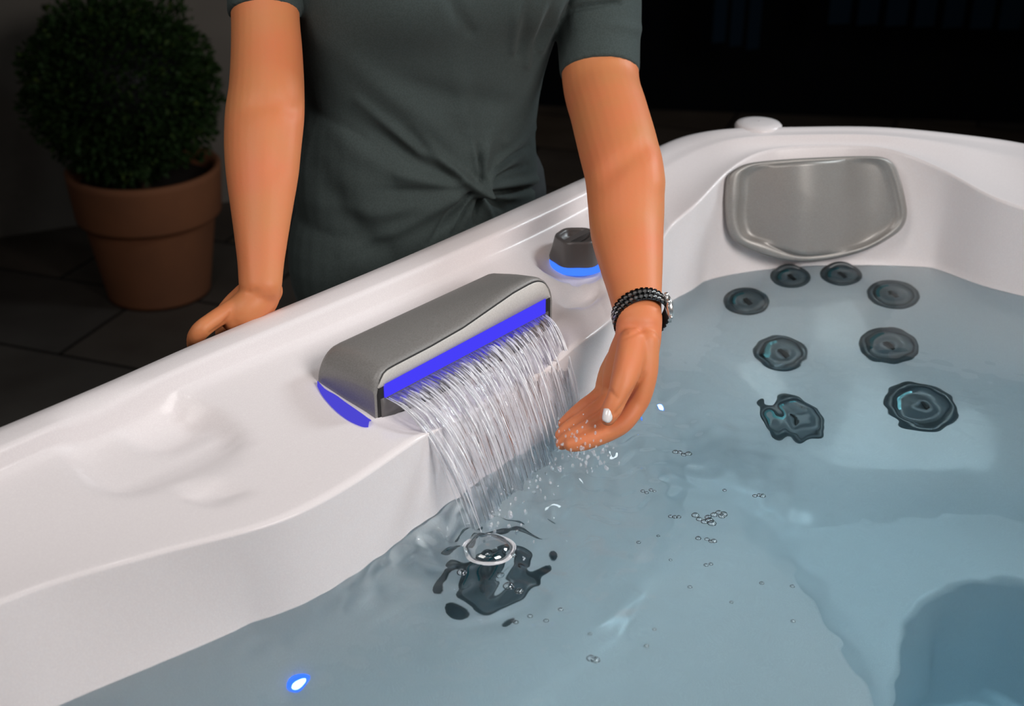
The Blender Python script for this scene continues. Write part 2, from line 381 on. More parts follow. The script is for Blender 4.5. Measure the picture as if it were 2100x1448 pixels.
rows += [between(9, 10, .12), between(9, 10, .3), between(9, 10, .55), between(9, 10, .8), between(10, 10, 0), between(10, 11, .06), between(10, 11, .2), between(10, 11, .5), between(10, 11, .8), between(10, 11, .94), between(11, 11, 0)]
for f in (.85, .6, .3, .05): rows.append((Rk[11] * f, Zk[11] * f + (-.81) * (1 - f)))
RR = np.array([r[0] for r in rows]); ZZ = np.array([r[1] for r in rows])
# refine every row pair so that recesses can be carved into the ledge
def refine(RR, ZZ, maxd=.012):
    oR, oZ = [RR[0]], [ZZ[0]]
    for i in range(1, len(RR)):
        dmax = np.max(np.hypot(RR[i] - RR[i - 1], ZZ[i] - ZZ[i - 1])[np.r_[220:540]])
        n = max(1, int(dmax / maxd)); n = min(n, 8)
        for k in range(1, n + 1):
            t = k / n; oR.append(RR[i - 1] * (1 - t) + RR[i] * t); oZ.append(ZZ[i - 1] * (1 - t) + ZZ[i] * t)
    return np.array(oR), np.array(oZ)
RR, ZZ = refine(RR, ZZ)
SX = CX + RR * np.cos(T)[None]; SY = CY + RR * np.sin(T)[None]; SZ = ZZ.copy()
def dish(cpx, z, ra, rb, ang, depth, flat=.55, power=2.0):
    """rounded recess pressed into the shell at the pixel's place"""
    P = U(cpx[0], cpx[1], z); c, s = math.cos(ang), math.sin(ang)
    dx, dy = SX - P[0], SY - P[1]
    a = (dx * A3[0] + dy * A3[1]); b = (dx * N3[0] + dy * N3[1]); a, b = a * c + b * s, -a * s + b * c
    r = (np.abs(a / ra) ** power + np.abs(b / rb) ** power) ** (1 / power)
    above = sstep(-.125, -.10, SZ)
    return -depth * (1 - sstep(flat, 1.0, r)) * above
SZ += dish((318, 925), -.04, .085, .058, 0.1, .012, .72, 3.0)
SZ += dish((985, 778), -.05, .150, .045, 0.0, .012, .55, 3.5)
SZ += dish((345, 905), -.05, .045, .030, 0.1, .009, .55, 2.2)
SZ += dish((430, 1010), -.045, .030, .012, 0.3, .007, .55, 2.2)
SZ += dish((1178, 535), -.035, .050, .042, 0, .012, .72, 3.0)
SZ += dish((1190, 598), -.042, .045, .024, 0, .012, .4, 2.2)
V = np.stack([SX, SY, SZ], -1).reshape(-1, 3)
F = grid_faces(RR.shape[0], NT, cv=True)
F = [f[::-1] for f in F]
last = (RR.shape[0] - 1) * NT
shell = mesh('shell', V, F + [tuple(last + j for j in range(NT))], M_shell, hot)
recalc(shell)
def cab():
    R0 = Rk[0] - .012; V = []
    for z in (-.105, -Z0):
        V.append(np.stack([CX + R0 * np.cos(T), CY + R0 * np.sin(T), np.full(NT, z)], -1))
    return mesh('side_panel', np.concatenate(V), grid_faces(2, NT, cv=True), M_cab, hot, smooth=False)
cab_o = cab(); setp(cab_o, 'dark side panel under the white rim')
def shell_at(P, flat=False):
    """height of the shell under a plan position"""
    th = (math.atan2(P[1] - CY, P[0] - CX)) % (2 * pi); j = int(round(th / (2 * pi) * NT)) % NT; r = math.hypot(P[0] - CX, P[1] - CY)
    rr = RR[6:, j]; zz = SZ[6:, j]; return float(np.interp(-r, -rr, zz))

# ------------------------------------------------------------------ headrest pillow
Tp, Tq, Bp = U(1540, 340, .004), U(1800, 330, .004), U(1660, 535, -.128)
pn = np.cross(Tq - Tp, Bp - Tp); pn /= np.linalg.norm(pn)
if pn @ ray(1660, 430) > 0: pn = -pn
def onplane(x, y, off):
    d = ray(x, y); O = np.array([0, 0, CH]); Q = Tp + pn * off; return O + d * (((Q - O) @ pn) / (d @ pn))
outl = [(1486, 400), (1492, 362), (1512, 344), (1545, 333), (1620, 326), (1700, 322), (1770, 320), (1812, 323), (1834, 338), (1848, 372), (1857, 410), (1860, 440), (1852, 465), (1830, 485), (1780, 512), (1715, 530), (1650, 537), (1600, 532), (1550, 517), (1508, 496), (1492, 470), (1487, 435)]
inl = [(1516, 400), (1518, 365), (1528, 350), (1555, 339), (1620, 332), (1700, 327), (1765, 325), (1800, 327), (1818, 338), (1832, 372), (1841, 410), (1846, 437), (1842, 455), (1820, 478), (1775, 504), (1715, 520), (1655, 526), (1610, 517), (1570, 500), (1530, 487), (1516, 462), (1513, 430)]
def closed(pts, sub=6):
    pts = np.array(pts, float); n = len(pts); out = []
    for i in range(n):
        a, b, c, d = pts[i - 1], pts[i], pts[(i + 1) % n], pts[(i + 2) % n]
        for k in range(sub):
            t = k / sub; out.append(.5 * (2 * b + (c - a) * t + (2 * a - 5 * b + 4 * c - d) * t * t + (3 * b - a - 3 * c + d) * t ** 3))
    return np.array(out)
oc, ic = closed(outl), closed(inl); cen = ic.mean(0)
def ringp(P2, off, f=1.0, bowl=0.0):
    out = []
    for x, y in P2:
        X, Y = cen + (np.array([x, y]) - cen) * f
        u = (X - 1670) / 180; vv = (Y - 430) / 105
        o = off + bowl * (math.cos(u * 4.2 + .4) * .015 - .004 * vv)
        out.append(onplane(X, Y, o))
    return out
V = []; lv = [(oc, -.012, 1), (oc, .006, 1), (oc, .013, .992), (oc, .0165, .975)]
for P2, o, f in lv: V += ringp(P2, o, f)
V += ringp(ic, .018, 1.012); V += ringp(ic, .0155, 1.0); V += ringp(ic, .0185, .985, .3)
for f in (.95, .88, .78, .66, .52, .38, .24, .1): V += ringp(ic, .019 + .004 * (1 - f), f, 1.0)
n_ = len(oc); nl = len(V) // n_
pill = mesh('headrest_pillow', V, grid_faces(nl, n_, cv=True) + [tuple((nl - 1) * n_ + j for j in range(n_))], M_pillow, hot); recalc(pill)
setp(pill, 'grey moulded headrest pillow with satin face')

# ------------------------------------------------------------------ jets
def shell_normal(P):
    e = .012
    def h(x, y): return shell_at((x, y))
    gx = (h(P[0] + e, P[1]) - h(P[0] - e, P[1])) / (2 * e); gy = (h(P[0], P[1] + e) - h(P[0], P[1] - e)) / (2 * e)
    n = np.array([-gx, -gy, 1.]); return n / np.linalg.norm(n)
jet0 = None
def make_jet(P, nrm, R):
    Rm = frame(nrm); j = MB(); k = R
    j.lathe([(0.72 * k, .001), (.74 * k, .004), (.80 * k, .0065), (.9 * k, .006), (.97 * k, .003), (1.0 * k, -.001), (1.0 * k, -.012)], 48, P, Rm)
    o = j.obj('jet', M_jet, hot)
    f = MB(); f.lathe([(.001, .0015), (.12 * k, .0015), (.13 * k, .003), (.2 * k, .0045), (.32 * k, .0045), (.42 * k, .0015), (.70 * k, .0005), (.735 * k, .0035)], 48, P, Rm)
    setp(f.obj('jet_face', M_jetface, o), 'grey inner face of jet')
    s = MB()
    for i in range(9):                                       # teal reflection on the left of the face, shaped and coloured as fins
        a = pi * .62 + i * .16; c0 = np.array([math.cos(a), math.sin(a), 0]) * .60 * k; s.box(P + Rm @ (c0 + np.array([0, 0, .0035])), .0022, .0045, .0012, Rm @ np.array(Matrix.Rotation(a, 3, 'Z')))
    setp(s.obj('teal_glint_fins', M_jetteal, o, smooth=False), 'fins coloured teal for a reflected glow')
    nz = MB(); nz.box(P + Rm @ np.array([.0, 0, .0045]), .0032, .009, .0012, Rm @ np.array(Matrix.Rotation(.5, 3, 'Z')))
    setp(nz.obj('nozzle', M_black, o, smooth=False), 'black slot of the nozzle')
    return o
jets = [(1620, 567, -.165, .030), (1725, 562, -.163, .030), (1530, 618, -.20, .034), (1832, 603, -.20, .036), (1602, 722, -.28, .037), (1822, 708, -.28, .040), (1630, 858, -.36, .044), (1888, 833, -.36, .046), (1008, 1172, -.26, .060)]
for (x, y, z, R) in jets:
    P = UW(x, y, z)
    for _ in range(12):                                      # slide along the bent ray onto the shell
        h = shell_at(P); z = z + (h - z) * .5; P = UW(x, y, z)
    nrm = shell_normal(P)
    make_jet(P + nrm * .002, nrm, R)
# underwater lights
for (x, y, z, R) in ((608, 1400, -.25, .011), (1318, 842, -.26, .010)):
    P = UW(x, y, z)
    for _ in range(12): h = shell_at(P); z = z + (h - z) * .5; P = UW(x, y, z)
    nrm = shell_normal(P); Rm = frame(nrm)
    b = MB(); b.lathe([(.62 * R, .002), (.8 * R, .0035), (R * 1.0, .002), (R * 1.05, -.004)], 32, P + nrm * .001, Rm)
    lo = b.obj('underwater_light', M_ledc, hot); setp(lo, 'small glowing blue light set in the wall under water')
    b = MB(); b.lathe([(.001, .004), (.35 * R, .0035), (.62 * R, .002)], 24, P + nrm * .001, Rm); b.obj('lens', M_ledw, lo)

# ------------------------------------------------------------------ waterfall spout
F0 = U(770, 862, -.05); zoff = 0
def S(s, d, h): return F0 + A3 * s + N3 * d + Z3 * h
LU = .277
def hf(s):
    base = np.interp(s, [0, .03, .08, .13, .17, .21, .235, .277], [.052, .0535, .0545, .0575, .0635, .0695, .0708, .0708])
    r0, r1 = .022, .036
    if s < r0: base -= r0 - math.sqrt(max(r0 * r0 - (r0 - s) ** 2, 0))
    if s > LU - r1: q = s - (LU - r1); base -= r1 - math.sqrt(max(r1 * r1 - q * q, 0))
    return base
def hb(s):
    base = .050
    r0, r1 = .028, .018
    if s < r0: base -= r0 - math.sqrt(max(r0 * r0 - (r0 - s) ** 2, 0))
    if s > LU - r1: q = s - (LU - r1); base -= (r1 - math.sqrt(max(r1 * r1 - q * q, 0))) * .9
    return base
ss = np.concatenate([LU * .0 + .022 * (1 - np.cos(np.linspace(0, pi / 2, 9))), np.linspace(.03, LU - .045, 26), LU - .036 + .036 * np.sin(np.linspace(0, pi / 2, 12))])
ss = np.unique(np.round(np.clip(ss, .00005, LU - .00005), 6))
DB = -.082
rowsU = []
for s in ss:
    b, f_ = hb(s), hf(s); r = min(.006, b * .3); sec = [(DB, -.03), (DB, b - r), (DB + r * .3, b - r * .3), (DB + r, b)]
    for t in (.15, .35, .55, .75, .9): sec.append((DB + r + (-.006 - DB - r) * t, b + (f_ - b) * (t ** 1.25) + .003 * math.sin(pi * t)))
    sec += [(-.006, f_ - .0002), (-.0022, f_ - .001), (-.0004, f_ - .003), (0, f_ - .006), (0, -.012)]
    rowsU.append([S(s, d, h) for d, h in sec])
ns = len(rowsU[0]); V = [p for r_ in rowsU for p in r_]
Fq = grid_faces(len(ss), ns); Fq += [tuple(range(ns)), tuple((len(ss) - 1) * ns + j for j in range(ns - 1, -1, -1))]
spout = mesh('waterfall_spout', V, Fq, M_grey, hot); recalc(spout)
spout.data.polygons.foreach_set('use_smooth', [len(p.vertices) == 4 for p in spout.data.polygons])
setp(spout, 'dark grey curved waterfall spout housing')
# front panel following the S-shaped top edge, inset by a dark seam
def panel(inset, d, name, mat, s0, s1, hlo, hi=None):
    q = np.linspace(s0, s1, 60); V = []
    for s in q:
        top = (hi(s) if hi else hf(max(min(s, LU), 0)) - inset)
        if not hi:
            e = min(s - s0, s1 - s); 
            if e < .012: top -= .012 - math.sqrt(max(.012 ** 2 - (.012 - e) ** 2, 0))
        lo = hlo if np.isscalar(hlo) else hlo(s)
        top = max(top, lo + .0005)
        V += [S(s, d - .004, lo), S(s, d, lo), S(s, d, (lo + top) / 2), S(s, d, top - .0006), S(s, d - .0008, top), S(s, d - .004, top)]
    o = mesh(name, V, grid_faces(60, 6) + [tuple(range(6)), tuple(59 * 6 + j for j in range(5, -1, -1))], mat, spout); recalc(o); return o
panel(.0030, .0004, 'seam', M_black, .0035, LU - .0035, -.009)
setp(panel(.0045, .0016, 'front_panel', M_grey_l, .005, LU - .005, lambda s: .034 + .006 * s / LU), 'lighter grey front panel')
panel(0, .0022, 'light_strip', M_led, .013, LU - .014, lambda s: .0205 + .003 * s / LU, lambda s: .0355 + .006 * s / LU)
setp(panel(0, .0014, 'outlet_slot', M_dark, .008, LU - .008, -.004, lambda s: .0205 + .003 * s / LU), 'dark outlet slot below the light')
# blue glow on the shell under the left end, drawn as an emissive crescent
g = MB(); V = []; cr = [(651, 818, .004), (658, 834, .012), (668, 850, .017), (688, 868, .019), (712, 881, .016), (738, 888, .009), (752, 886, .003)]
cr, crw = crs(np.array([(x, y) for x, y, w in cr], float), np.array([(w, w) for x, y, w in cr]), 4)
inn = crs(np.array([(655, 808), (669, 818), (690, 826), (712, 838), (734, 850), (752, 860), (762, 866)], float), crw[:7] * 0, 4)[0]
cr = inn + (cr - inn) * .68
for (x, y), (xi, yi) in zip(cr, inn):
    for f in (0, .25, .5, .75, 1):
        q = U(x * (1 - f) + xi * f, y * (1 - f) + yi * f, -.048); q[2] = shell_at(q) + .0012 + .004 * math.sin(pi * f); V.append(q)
gs = mesh('blue_glow', V, grid_faces(len(cr), 5), M_ledd, spout); so_ = gs.modifiers.new('t', 'SOLIDIFY'); so_.thickness = .001
setp(gs, 'blue glow on the shell under the left end, drawn as a crescent')

# ------------------------------------------------------------------ diverter knob
KP = U(1183, 532, -.042); kz = shell_at(KP)
KP = np.array([KP[0], KP[1], kz])
k_ = MB()
prof = [(.001, .0), (.034, .0), (.034, .004)]
prof = [(.0335, .006), (.0335, .010), (.031, .018), (.0275, .034), (.0265, .0365), (.0235, .037), (.021, .0345), (.0195, .029), (.001, .027)]
NKS = 48; Vk = []
for i in range(NKS):
    a = 2 * pi * i / NKS; fl_ = 1 + .035 * math.cos(6 * a)
    for r, z in prof: Vk.append(KP + np.array([r * fl_ * math.cos(a), r * fl_ * math.sin(a), z + .002]))
knob = mesh('diverter_knob', Vk, grid_faces(NKS, len(prof), cu=True), M_dark, hot); recalc(knob); setp(knob, 'dark grey round control knob')
k_ = MB(); k_.lathe([(.036, -.001), (.0365, .004), (.0345, .008), (.031, .0085)], 48, KP); k_.obj('light_ring', M_ledc, knob)
k_ = MB(); k_.box(KP + np.array([0.0, 0, .0345]), .0235, .0045, .0035, np.array(Matrix.Rotation(.9, 3, 'Z'))); k_.obj('grip_bar', M_dark, knob, smooth=False)

# small cap on the far rim
cpP = U(1575, 256, .034); c_ = MB(); c_.lathe([(.034, -.012), (.034, -.002), (.031, .001), (.020, .003), (.001, .0035)], 32, cpP + np.array([-.01, .02, -.004]))
setp(c_.obj('valve_cap', M_shell, hot), 'low round cap on the far corner of the rim')

# ------------------------------------------------------------------ water
R5, Z5 = Rk[4] + .010, None
NR = 240
fr_ = np.concatenate([np.linspace(0.02, .55, 60), np.linspace(.55, 1, NR - 59)[1:]])
WX = CX + fr_[:, None] * R5[None] * np.cos(T)[None]; WY = CY + fr_[:, None] * R5[None] * np.sin(T)[None]
E_l, E_r = U(972, 1092, W), U(1192, 885, W)               # where the curtain lands
def ripple(x, y):
    h = .0005 * np.sin(17 * x + 9 * y) + .0004 * np.sin(23 * y - 11 * x + 1.3) + .0002 * np.sin(41 * x + 30 * y + .5)
    seg = E_r - E_l; L2 = seg[0] ** 2 + seg[1] ** 2
    t = np.clip(((x - E_l[0]) * seg[0] + (y - E_l[1]) * seg[1]) / L2, 0, 1)
    d = np.hypot(x - E_l[0] - t * seg[0], y - E_l[1] - t * seg[1])
    w = np.exp(-(d / .085) ** 2)
    n = np.zeros_like(x)
    for (fx, fy, ph, am) in RIP: n += am * np.sin(fx * x + fy * y + ph + 2.2 * np.sin(fy * .31 * x - fx * .27 * y + ph))
    h = h + w * n * .0020 + .0011 * np.exp(-(d / .25) ** 2) * np.sin(d * 150 + 3 * np.sin(20 * x)) * sstep(.02, .08, d) + n * .00007 + n * .00030 * np.exp(-(d / .22) ** 2)
    return h
RIP = [(rng.uniform(60, 260) * math.cos(a), rng.uniform(60, 260) * math.sin(a), rng.uniform(0, 6), rng.uniform(.4, 1)) for a in rng.uniform(0, pi, 9)]
WZ = W + ripple(WX, WY) * (1 - sstep(.97, 1., fr_))[:, None]
nr = len(fr_)
Vw = np.stack([WX, WY, WZ], -1).reshape(-1, 3).tolist()
Vw += np.stack([WX[-1], WY[-1], np.full(NT, -.88)], -1).tolist()
Fw = grid_faces(nr + 1, NT, cv=True) + [tuple(range(NT)), tuple(nr * NT + j for j in range(NT))]
water = mesh('tub_water', Vw, Fw, M_water); recalc(water)
setp(water, 'clear pale blue water filling the white hot tub', 'water', kind='stuff')

# ================================================================== FALLING WATER
def curtain_mat():
    m, t, out = nt('falling_water')
    tr = t.nodes.new('ShaderNodeBsdfTransparent'); tr.inputs[0].default_value = (.93, .94, .97, 1)
    gl = t.nodes.new('ShaderNodeBsdfGlossy'); gl.inputs['Roughness'].default_value = .12
    df = t.nodes.new('ShaderNodeBsdfDiffuse'); df.inputs[0].default_value = (.95, .94, .97, 1)
    tl = t.nodes.new('ShaderNodeBsdfTranslucent'); tl.inputs[0].default_value = (.95, .94, .97, 1)
    ad = t.nodes.new('ShaderNodeMixShader'); ad.inputs[0].default_value = .4
    t.links.new(df.outputs[0], ad.inputs[1]); t.links.new(tl.outputs[0], ad.inputs[2])
    fr = t.nodes.new('ShaderNodeLayerWeight'); fr.inputs[0].default_value = .2
    m1 = t.nodes.new('ShaderNodeMixShader'); m2 = t.nodes.new('ShaderNodeMixShader')
    uv = t.nodes.new('ShaderNodeUVMap'); uv.uv_map = 'UVMap'
    mp = t.nodes.new('ShaderNodeMapping'); mp.inputs['Scale'].default_value = (85, 3.2, 1)
    n = t.nodes.new('ShaderNodeTexNoise'); n.inputs['Scale'].default_value = 1; n.inputs['Detail'].default_value = 3; n.inputs['Distortion'].default_value = .35
    sp = t.nodes.new('ShaderNodeSeparateXYZ')
    r = t.nodes.new('ShaderNodeValToRGB'); r.color_ramp.elements[0].position = .42; r.color_ramp.elements[1].position = .64  # white streaks painted in for light reflected by the sheet
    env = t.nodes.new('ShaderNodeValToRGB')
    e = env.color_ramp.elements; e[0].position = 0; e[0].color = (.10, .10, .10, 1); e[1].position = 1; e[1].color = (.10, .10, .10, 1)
    k = env.color_ramp.elements.new(.16); k.color = (.45, .45, .45, 1); k = env.color_ramp.elements.new(.32); k.color = (1, 1, 1, 1); k = env.color_ramp.elements.new(.52); k.color = (.85, .85, .85, 1); k = env.color_ramp.elements.new(.78); k.color = (.35, .35, .35, 1)  # painted highlights are whitest in the upper middle of the fall
    mu = t.nodes.new('ShaderNodeMath'); mu.operation = 'MULTIPLY'
    bp = t.nodes.new('ShaderNodeBump'); bp.inputs['Strength'].default_value = 1; bp.inputs['Distance'].default_value = .004
    L = t.links.new
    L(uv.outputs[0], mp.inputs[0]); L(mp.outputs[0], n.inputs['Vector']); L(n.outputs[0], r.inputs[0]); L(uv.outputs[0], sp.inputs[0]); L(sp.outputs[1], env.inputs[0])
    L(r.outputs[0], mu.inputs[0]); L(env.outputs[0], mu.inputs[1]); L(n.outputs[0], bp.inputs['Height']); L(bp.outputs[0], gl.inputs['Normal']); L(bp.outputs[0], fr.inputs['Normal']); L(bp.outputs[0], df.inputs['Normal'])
    L(fr.outputs['Fresnel'], m1.inputs[0]); L(tr.outputs[0], m1.inputs[1]); L(gl.outputs[0], m1.inputs[2])
    L(mu.outputs[0], m2.inputs[0]); L(m1.outputs[0], m2.inputs[1]); L(ad.outputs[0], m2.inputs[2]); L(m2.outputs[0], out.inputs[0]); return m
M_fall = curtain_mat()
def glassy(name, col, a, rough=.02, mixf=.5):
    m, t, out = nt(name); tr = t.nodes.new('ShaderNodeBsdfTransparent'); tr.inputs[0].default_value = (*col, 1); gl = t.nodes.new('ShaderNodeBsdfGlossy'); gl.inputs['Roughness'].default_value = rough
    lw = t.nodes.new('ShaderNodeLayerWeight'); lw.inputs[0].default_value = a; mx = t.nodes.new('ShaderNodeMixShader')
    t.links.new(lw.outputs['Fresnel'], mx.inputs[0]); t.links.new(tr.outputs[0], mx.inputs[1]); t.links.new(gl.outputs[0], mx.inputs[2]); t.links.new(mx.outputs[0], out.inputs[0]); return m
M_film = glassy('bubble_film', (.96, .98, .99), .6)
def whitened(name, w):  # white diffuse mixed in, painting bright highlights on the strands
    m, t, out = nt(name); tr = t.nodes.new('ShaderNodeBsdfTransparent'); tr.inputs[0].default_value = (.97, .98, 1, 1); gl = t.nodes.new('ShaderNodeBsdfGlossy'); gl.inputs['Roughness'].default_value = .08
    df = t.nodes.new('ShaderNodeBsdfDiffuse'); df.inputs[0].default_value = (.9, .9, .93, 1); a = t.nodes.new('ShaderNodeMixShader'); a.inputs[0].default_value = w; b = t.nodes.new('ShaderNodeMixShader'); b.inputs[0].default_value = .12
    t.links.new(tr.outputs[0], a.inputs[1]); t.links.new(df.outputs[0], a.inputs[2]); t.links.new(a.outputs[0], b.inputs[1]); t.links.new(gl.outputs[0], b.inputs[2]); t.links.new(b.outputs[0], out.inputs[0]); return m
M_drop = whitened('water_droplet', .22)
M_strand = whitened('water_strand', .68)
fallc = empty('water_curtain', S(LU / 2, .01, 0), 'clear sheet of water pouring from the grey spout into the tub', 'waterfall')
def fall(s, u, k=1.0, dn=0.0):
    a = S(.014 + (LU - .028) * s, .001, .0195 + .003 * s); b = E_l + (E_r - E_l) * s
    p = a + (b - a) * u * k; p[2] = a[2] + (b[2] - a[2]) * u ** 2.25
    return p + N3 * dn
NS_, NU_ = 420, 60
Vf = []; UVs = []
nz1 = lambda x, y, s=0: mnoise.noise(Vector((x, y, s)))
for i in range(NS_):
    s = i / (NS_ - 1)
    for j in range(NU_):
        u = j / (NU_ - 1)
        dn = (.0030 * nz1(s * 70, u * 2.2, 1) + .0016 * nz1(s * 190, u * 3, 5)) * (.25 + .9 * u) + .004 * nz1(s * 9, u * 1.5, 9) * u
        ds = .010 * nz1(s * 30, u * 1.4, 3) * u
        Vf.append(fall(min(max(s + ds, 0), 1), u, 1 + .10 * nz1(s * 14, 1, 7) * u, dn)); UVs.append((s, u))
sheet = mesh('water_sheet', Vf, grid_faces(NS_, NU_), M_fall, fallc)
uvl = sheet.data.uv_layers.new(name='UVMap')
for lp in sheet.data.loops: uvl.data[lp.index].uv = UVs[lp.vertex_index]
st = MB()
for i in range(150):
    s = random.random() if i > 8 else random.choice([random.random() * .03, 1 - random.random() * .03]); u0 = random.choice([.0, .0, .1, .25, .45]) + random.random() * .2; ln = random.uniform(.12, .4)
    if i < 8: u0 = 0; ln = 1
    u1 = min(1.0, u0 + ln); kk = 1 + random.uniform(-.1, .14); o = random.uniform(0, .006)
    ph = random.random() * 9; pts = []; rad = []
    for j in range(9):
        u = u0 + (u1 - u0) * j / 8; pts.append(fall(min(max(s + .006 * nz1(ph, u * 4), 0), 1), u, kk, o)); rad.append((.0004 + random.random() * .0005) * (.4 + math.sin(pi * j / 8)))
    st.tube(pts, rad, 6, sub=2)
so = st.obj('water_strands', M_strand, fallc); so['kind'] = 'stuff'

# ================================================================== BUBBLES AND SPLASHES
def bubble(P, r, label, group, flat=.75, proto={}):
    b = MB(); V = []; nr_, na = 8, 18
    for i in range(nr_ + 1):
        ph = (pi / 2) * i / nr_
        for j in range(na): a = 2 * pi * j / na; V.append(P + np.array([r * math.sin(ph) * math.cos(a), r * math.sin(ph) * math.sin(a), r * flat * math.cos(ph)]))
    V2 = [v for v in V]
    b.add(V2, grid_faces(nr_ + 1, na, cv=True))
    b.tube([P + np.array([r * 1.02 * math.cos(t_), r * 1.02 * math.sin(t_), .0]) for t_ in np.linspace(0, 2 * pi, 17)], [r * .07 + .0002] * 17, 6, cap=False, sub=1)
    o = b.obj('bubble', M_film); setp(o, label, 'bubble', group)
    if r > .01:
        g_ = MB()
        for k_, q_ in ((1.03, .0016), (1.12, .0009), (.9, .0007)): g_.tube([P + np.array([r * k_ * (1 + .04 * math.sin(5 * t_)) * math.cos(t_), r * k_ * math.sin(t_), .0012]) for t_ in np.linspace(0, 2 * pi, 33)], [q_ * (.6 + .4 * math.sin(3 * t_) ** 2) for t_ in np.linspace(0, 2 * pi, 33)], 8, cap=False, sub=1)
        setp(g_.obj('foam_ring', M_strand, o), 'white foam ring at the waterline')
    return o
def wat(x, y): P = U(x, y, W); P[2] = W + float(ripple(np.array([P[0]]), np.array([P[1]]))[0]); return P
bubble(wat(1003, 1130), .0225, 'largest domed bubble floating below the water curtain', None, .5)
for x, y, r in ((947, 1177, .0042), (1027, 1175, .004), (1043, 1208, .0048), (1064, 1214, .0036), (1000, 1136, .006), (985, 1139, .004), (1040, 1128, .0045), (1052, 1142, .003), (1036, 1118, .003)):
    bubble(wat(x, y), r, 'tiny clear bubble beside the largest bubble', 'bubbles over the submerged jet')
for x, y in ((1426, 1056), (1434, 1064), (1445, 1070), (1452, 1062), (1460, 1074), (1464, 1058), (1474, 1053), (1480, 1060), (1484, 1056), (1455, 1068)):
    bubble(wat(x, y), random.uniform(.0025, .0042), 'small bubble in the largest floating bubble cluster', 'cluster of bubbles right of the curtain')
for x, y in ((1318, 1009), (1326, 1012), (1335, 1007), (1342, 1009), (1375, 1059), (1384, 1060), (1392, 1060)):
    bubble(wat(x, y), random.uniform(.0014, .0024), 'tiny bubble in a short row on open water', 'rows of tiny bubbles')
for x, y in ((1450, 1106), (1458, 1110), (1464, 1109), (1432, 1104)): bubble(wat(x, y), random.uniform(.0018, .0028), 'tiny bubble just below the largest bubble cluster', 'bubbles under the cluster')
for x, y in ((1385, 930), (1394, 928), (1402, 933), (1412, 930)): bubble(wat(x, y), random.uniform(.0025, .0038), 'small bubble near the fingertips of the wet hand', 'bubbles beyond the hand')
for x, y, w_ in ((1548, 1017, 'leftmost'), (1557, 1015, 'middle'), (1564, 1017, 'rightmost')): bubble(wat(x, y), random.uniform(.002, .003), w_ + ' of three touching bubbles on open water right of the curtain', 'bubbles to the right')
for x, y, w_ in ((1212, 1351, 'left'), (1221, 1354, 'right')): bubble(wat(x, y), .0036, w_ + ' one of the two round bubbles closest to the bottom edge', 'lowest bubbles')
for x, y in ((1052, 1274), (1058, 1276), (1087, 1263), (1120, 1270), (1150, 1248)): bubble(wat(x, y), .0022, 'tiny bubble below and right of the largest bubble', 'bubbles below the largest one')
for x, y in ((1342, 1290), (1326, 1324), (1210, 1300), (1415, 1202), (1500, 1235), (1562, 1197), (1626, 1276), (1458, 1156), (1448, 1158), (1375, 1148), (1310, 1108), (1350, 1098), (1486, 1006), (1625, 1203)):
    bubble(wat(x, y), random.uniform(.0014, .0022), 'tiny lone bubble scattered on the open water', 'scattered bubbles')
dr = MB()
for i in range(190):
    if i > 120: t_ = random.random(); c = E_l + (E_r - E_l) * t_ + np.array([random.gauss(.01, .015), random.gauss(-.01, .015), abs(random.gauss(0, .004)) - .001]); r = random.uniform(.0008, .0022)
    elif i < 60: c = U(random.gauss(1205, 28), random.gauss(925, 22), -.125 + random.random() * .05); r = random.uniform(.0006, .0018)
    elif i < 90: t_ = random.random(); c = E_l + (E_r - E_l) * t_ + np.array([random.gauss(0, .02), random.gauss(0, .02), abs(random.gauss(0, .01))]); r = random.uniform(.0006, .0016)
    else: c = U(random.gauss(1175, 30), random.gauss(890, 20), -.07 + random.random() * .02); r = random.uniform(.0005, .0012)
    dr.ell(c, (r, r, r * random.uniform(1, 2)), None, 8, 6)
setp(dr.obj('splash_droplets', M_drop), 'spray of tiny droplets around the fingertips and falling water', 'water', kind='stuff')

# ================================================================== PERSON
RW = np.array([math.cos(math.radians(30)), math.sin(math.radians(30)), 0.]); RM = np.array([.5, -.866, 0.])   # across / forward
person = empty('person', (-.13, 1.72, -Z0), 'person in dark green knotted T-shirt leaning over the tub, hand under falling water', 'person')
def apt(x, y, Y, hw, k=.88, add=0.0):
    P = UY(x, y, Y); r = hw / pxm(P) + add; return P, (r, r * k)
armR = [(1222, -70, 1.715, 84, .95), (1228, 40, 1.675, 82, .95), (1232, 165, 1.62, 79, .92), (1249, 232, 1.565, 80, .9), (1267, 300, 1.51, 82, .88), (1280, 360, 1.465, 81, .86), (1284, 420, 1.43, 79, .84), (1286, 480, 1.395, 75, .82), (1294, 540, 1.35, 66, .80), (1301, 590, 1.315, 57, .78), (1306, 630, 1.285, 51, .74), (1310, 662, 1.262, 48, .70)]
armL = [(545, -140, 1.575, 78, .95), (543, -50, 1.55, 74, .95), (544, 30, 1.52, 70, .92), (547, 105, 1.49, 73, .9), (547, 180, 1.455, 77, .9), (543, 235, 1.43, 81, .86), (539, 300, 1.40, 79, .84), (538, 360, 1.375, 74, .82), (537, 420, 1.35, 65, .8), (536, 480, 1.325, 56, .78), (535, 540, 1.30, 48, .76), (534, 585, 1.282, 44.5, .74)]
toC = np.array([0, -.9, .45])
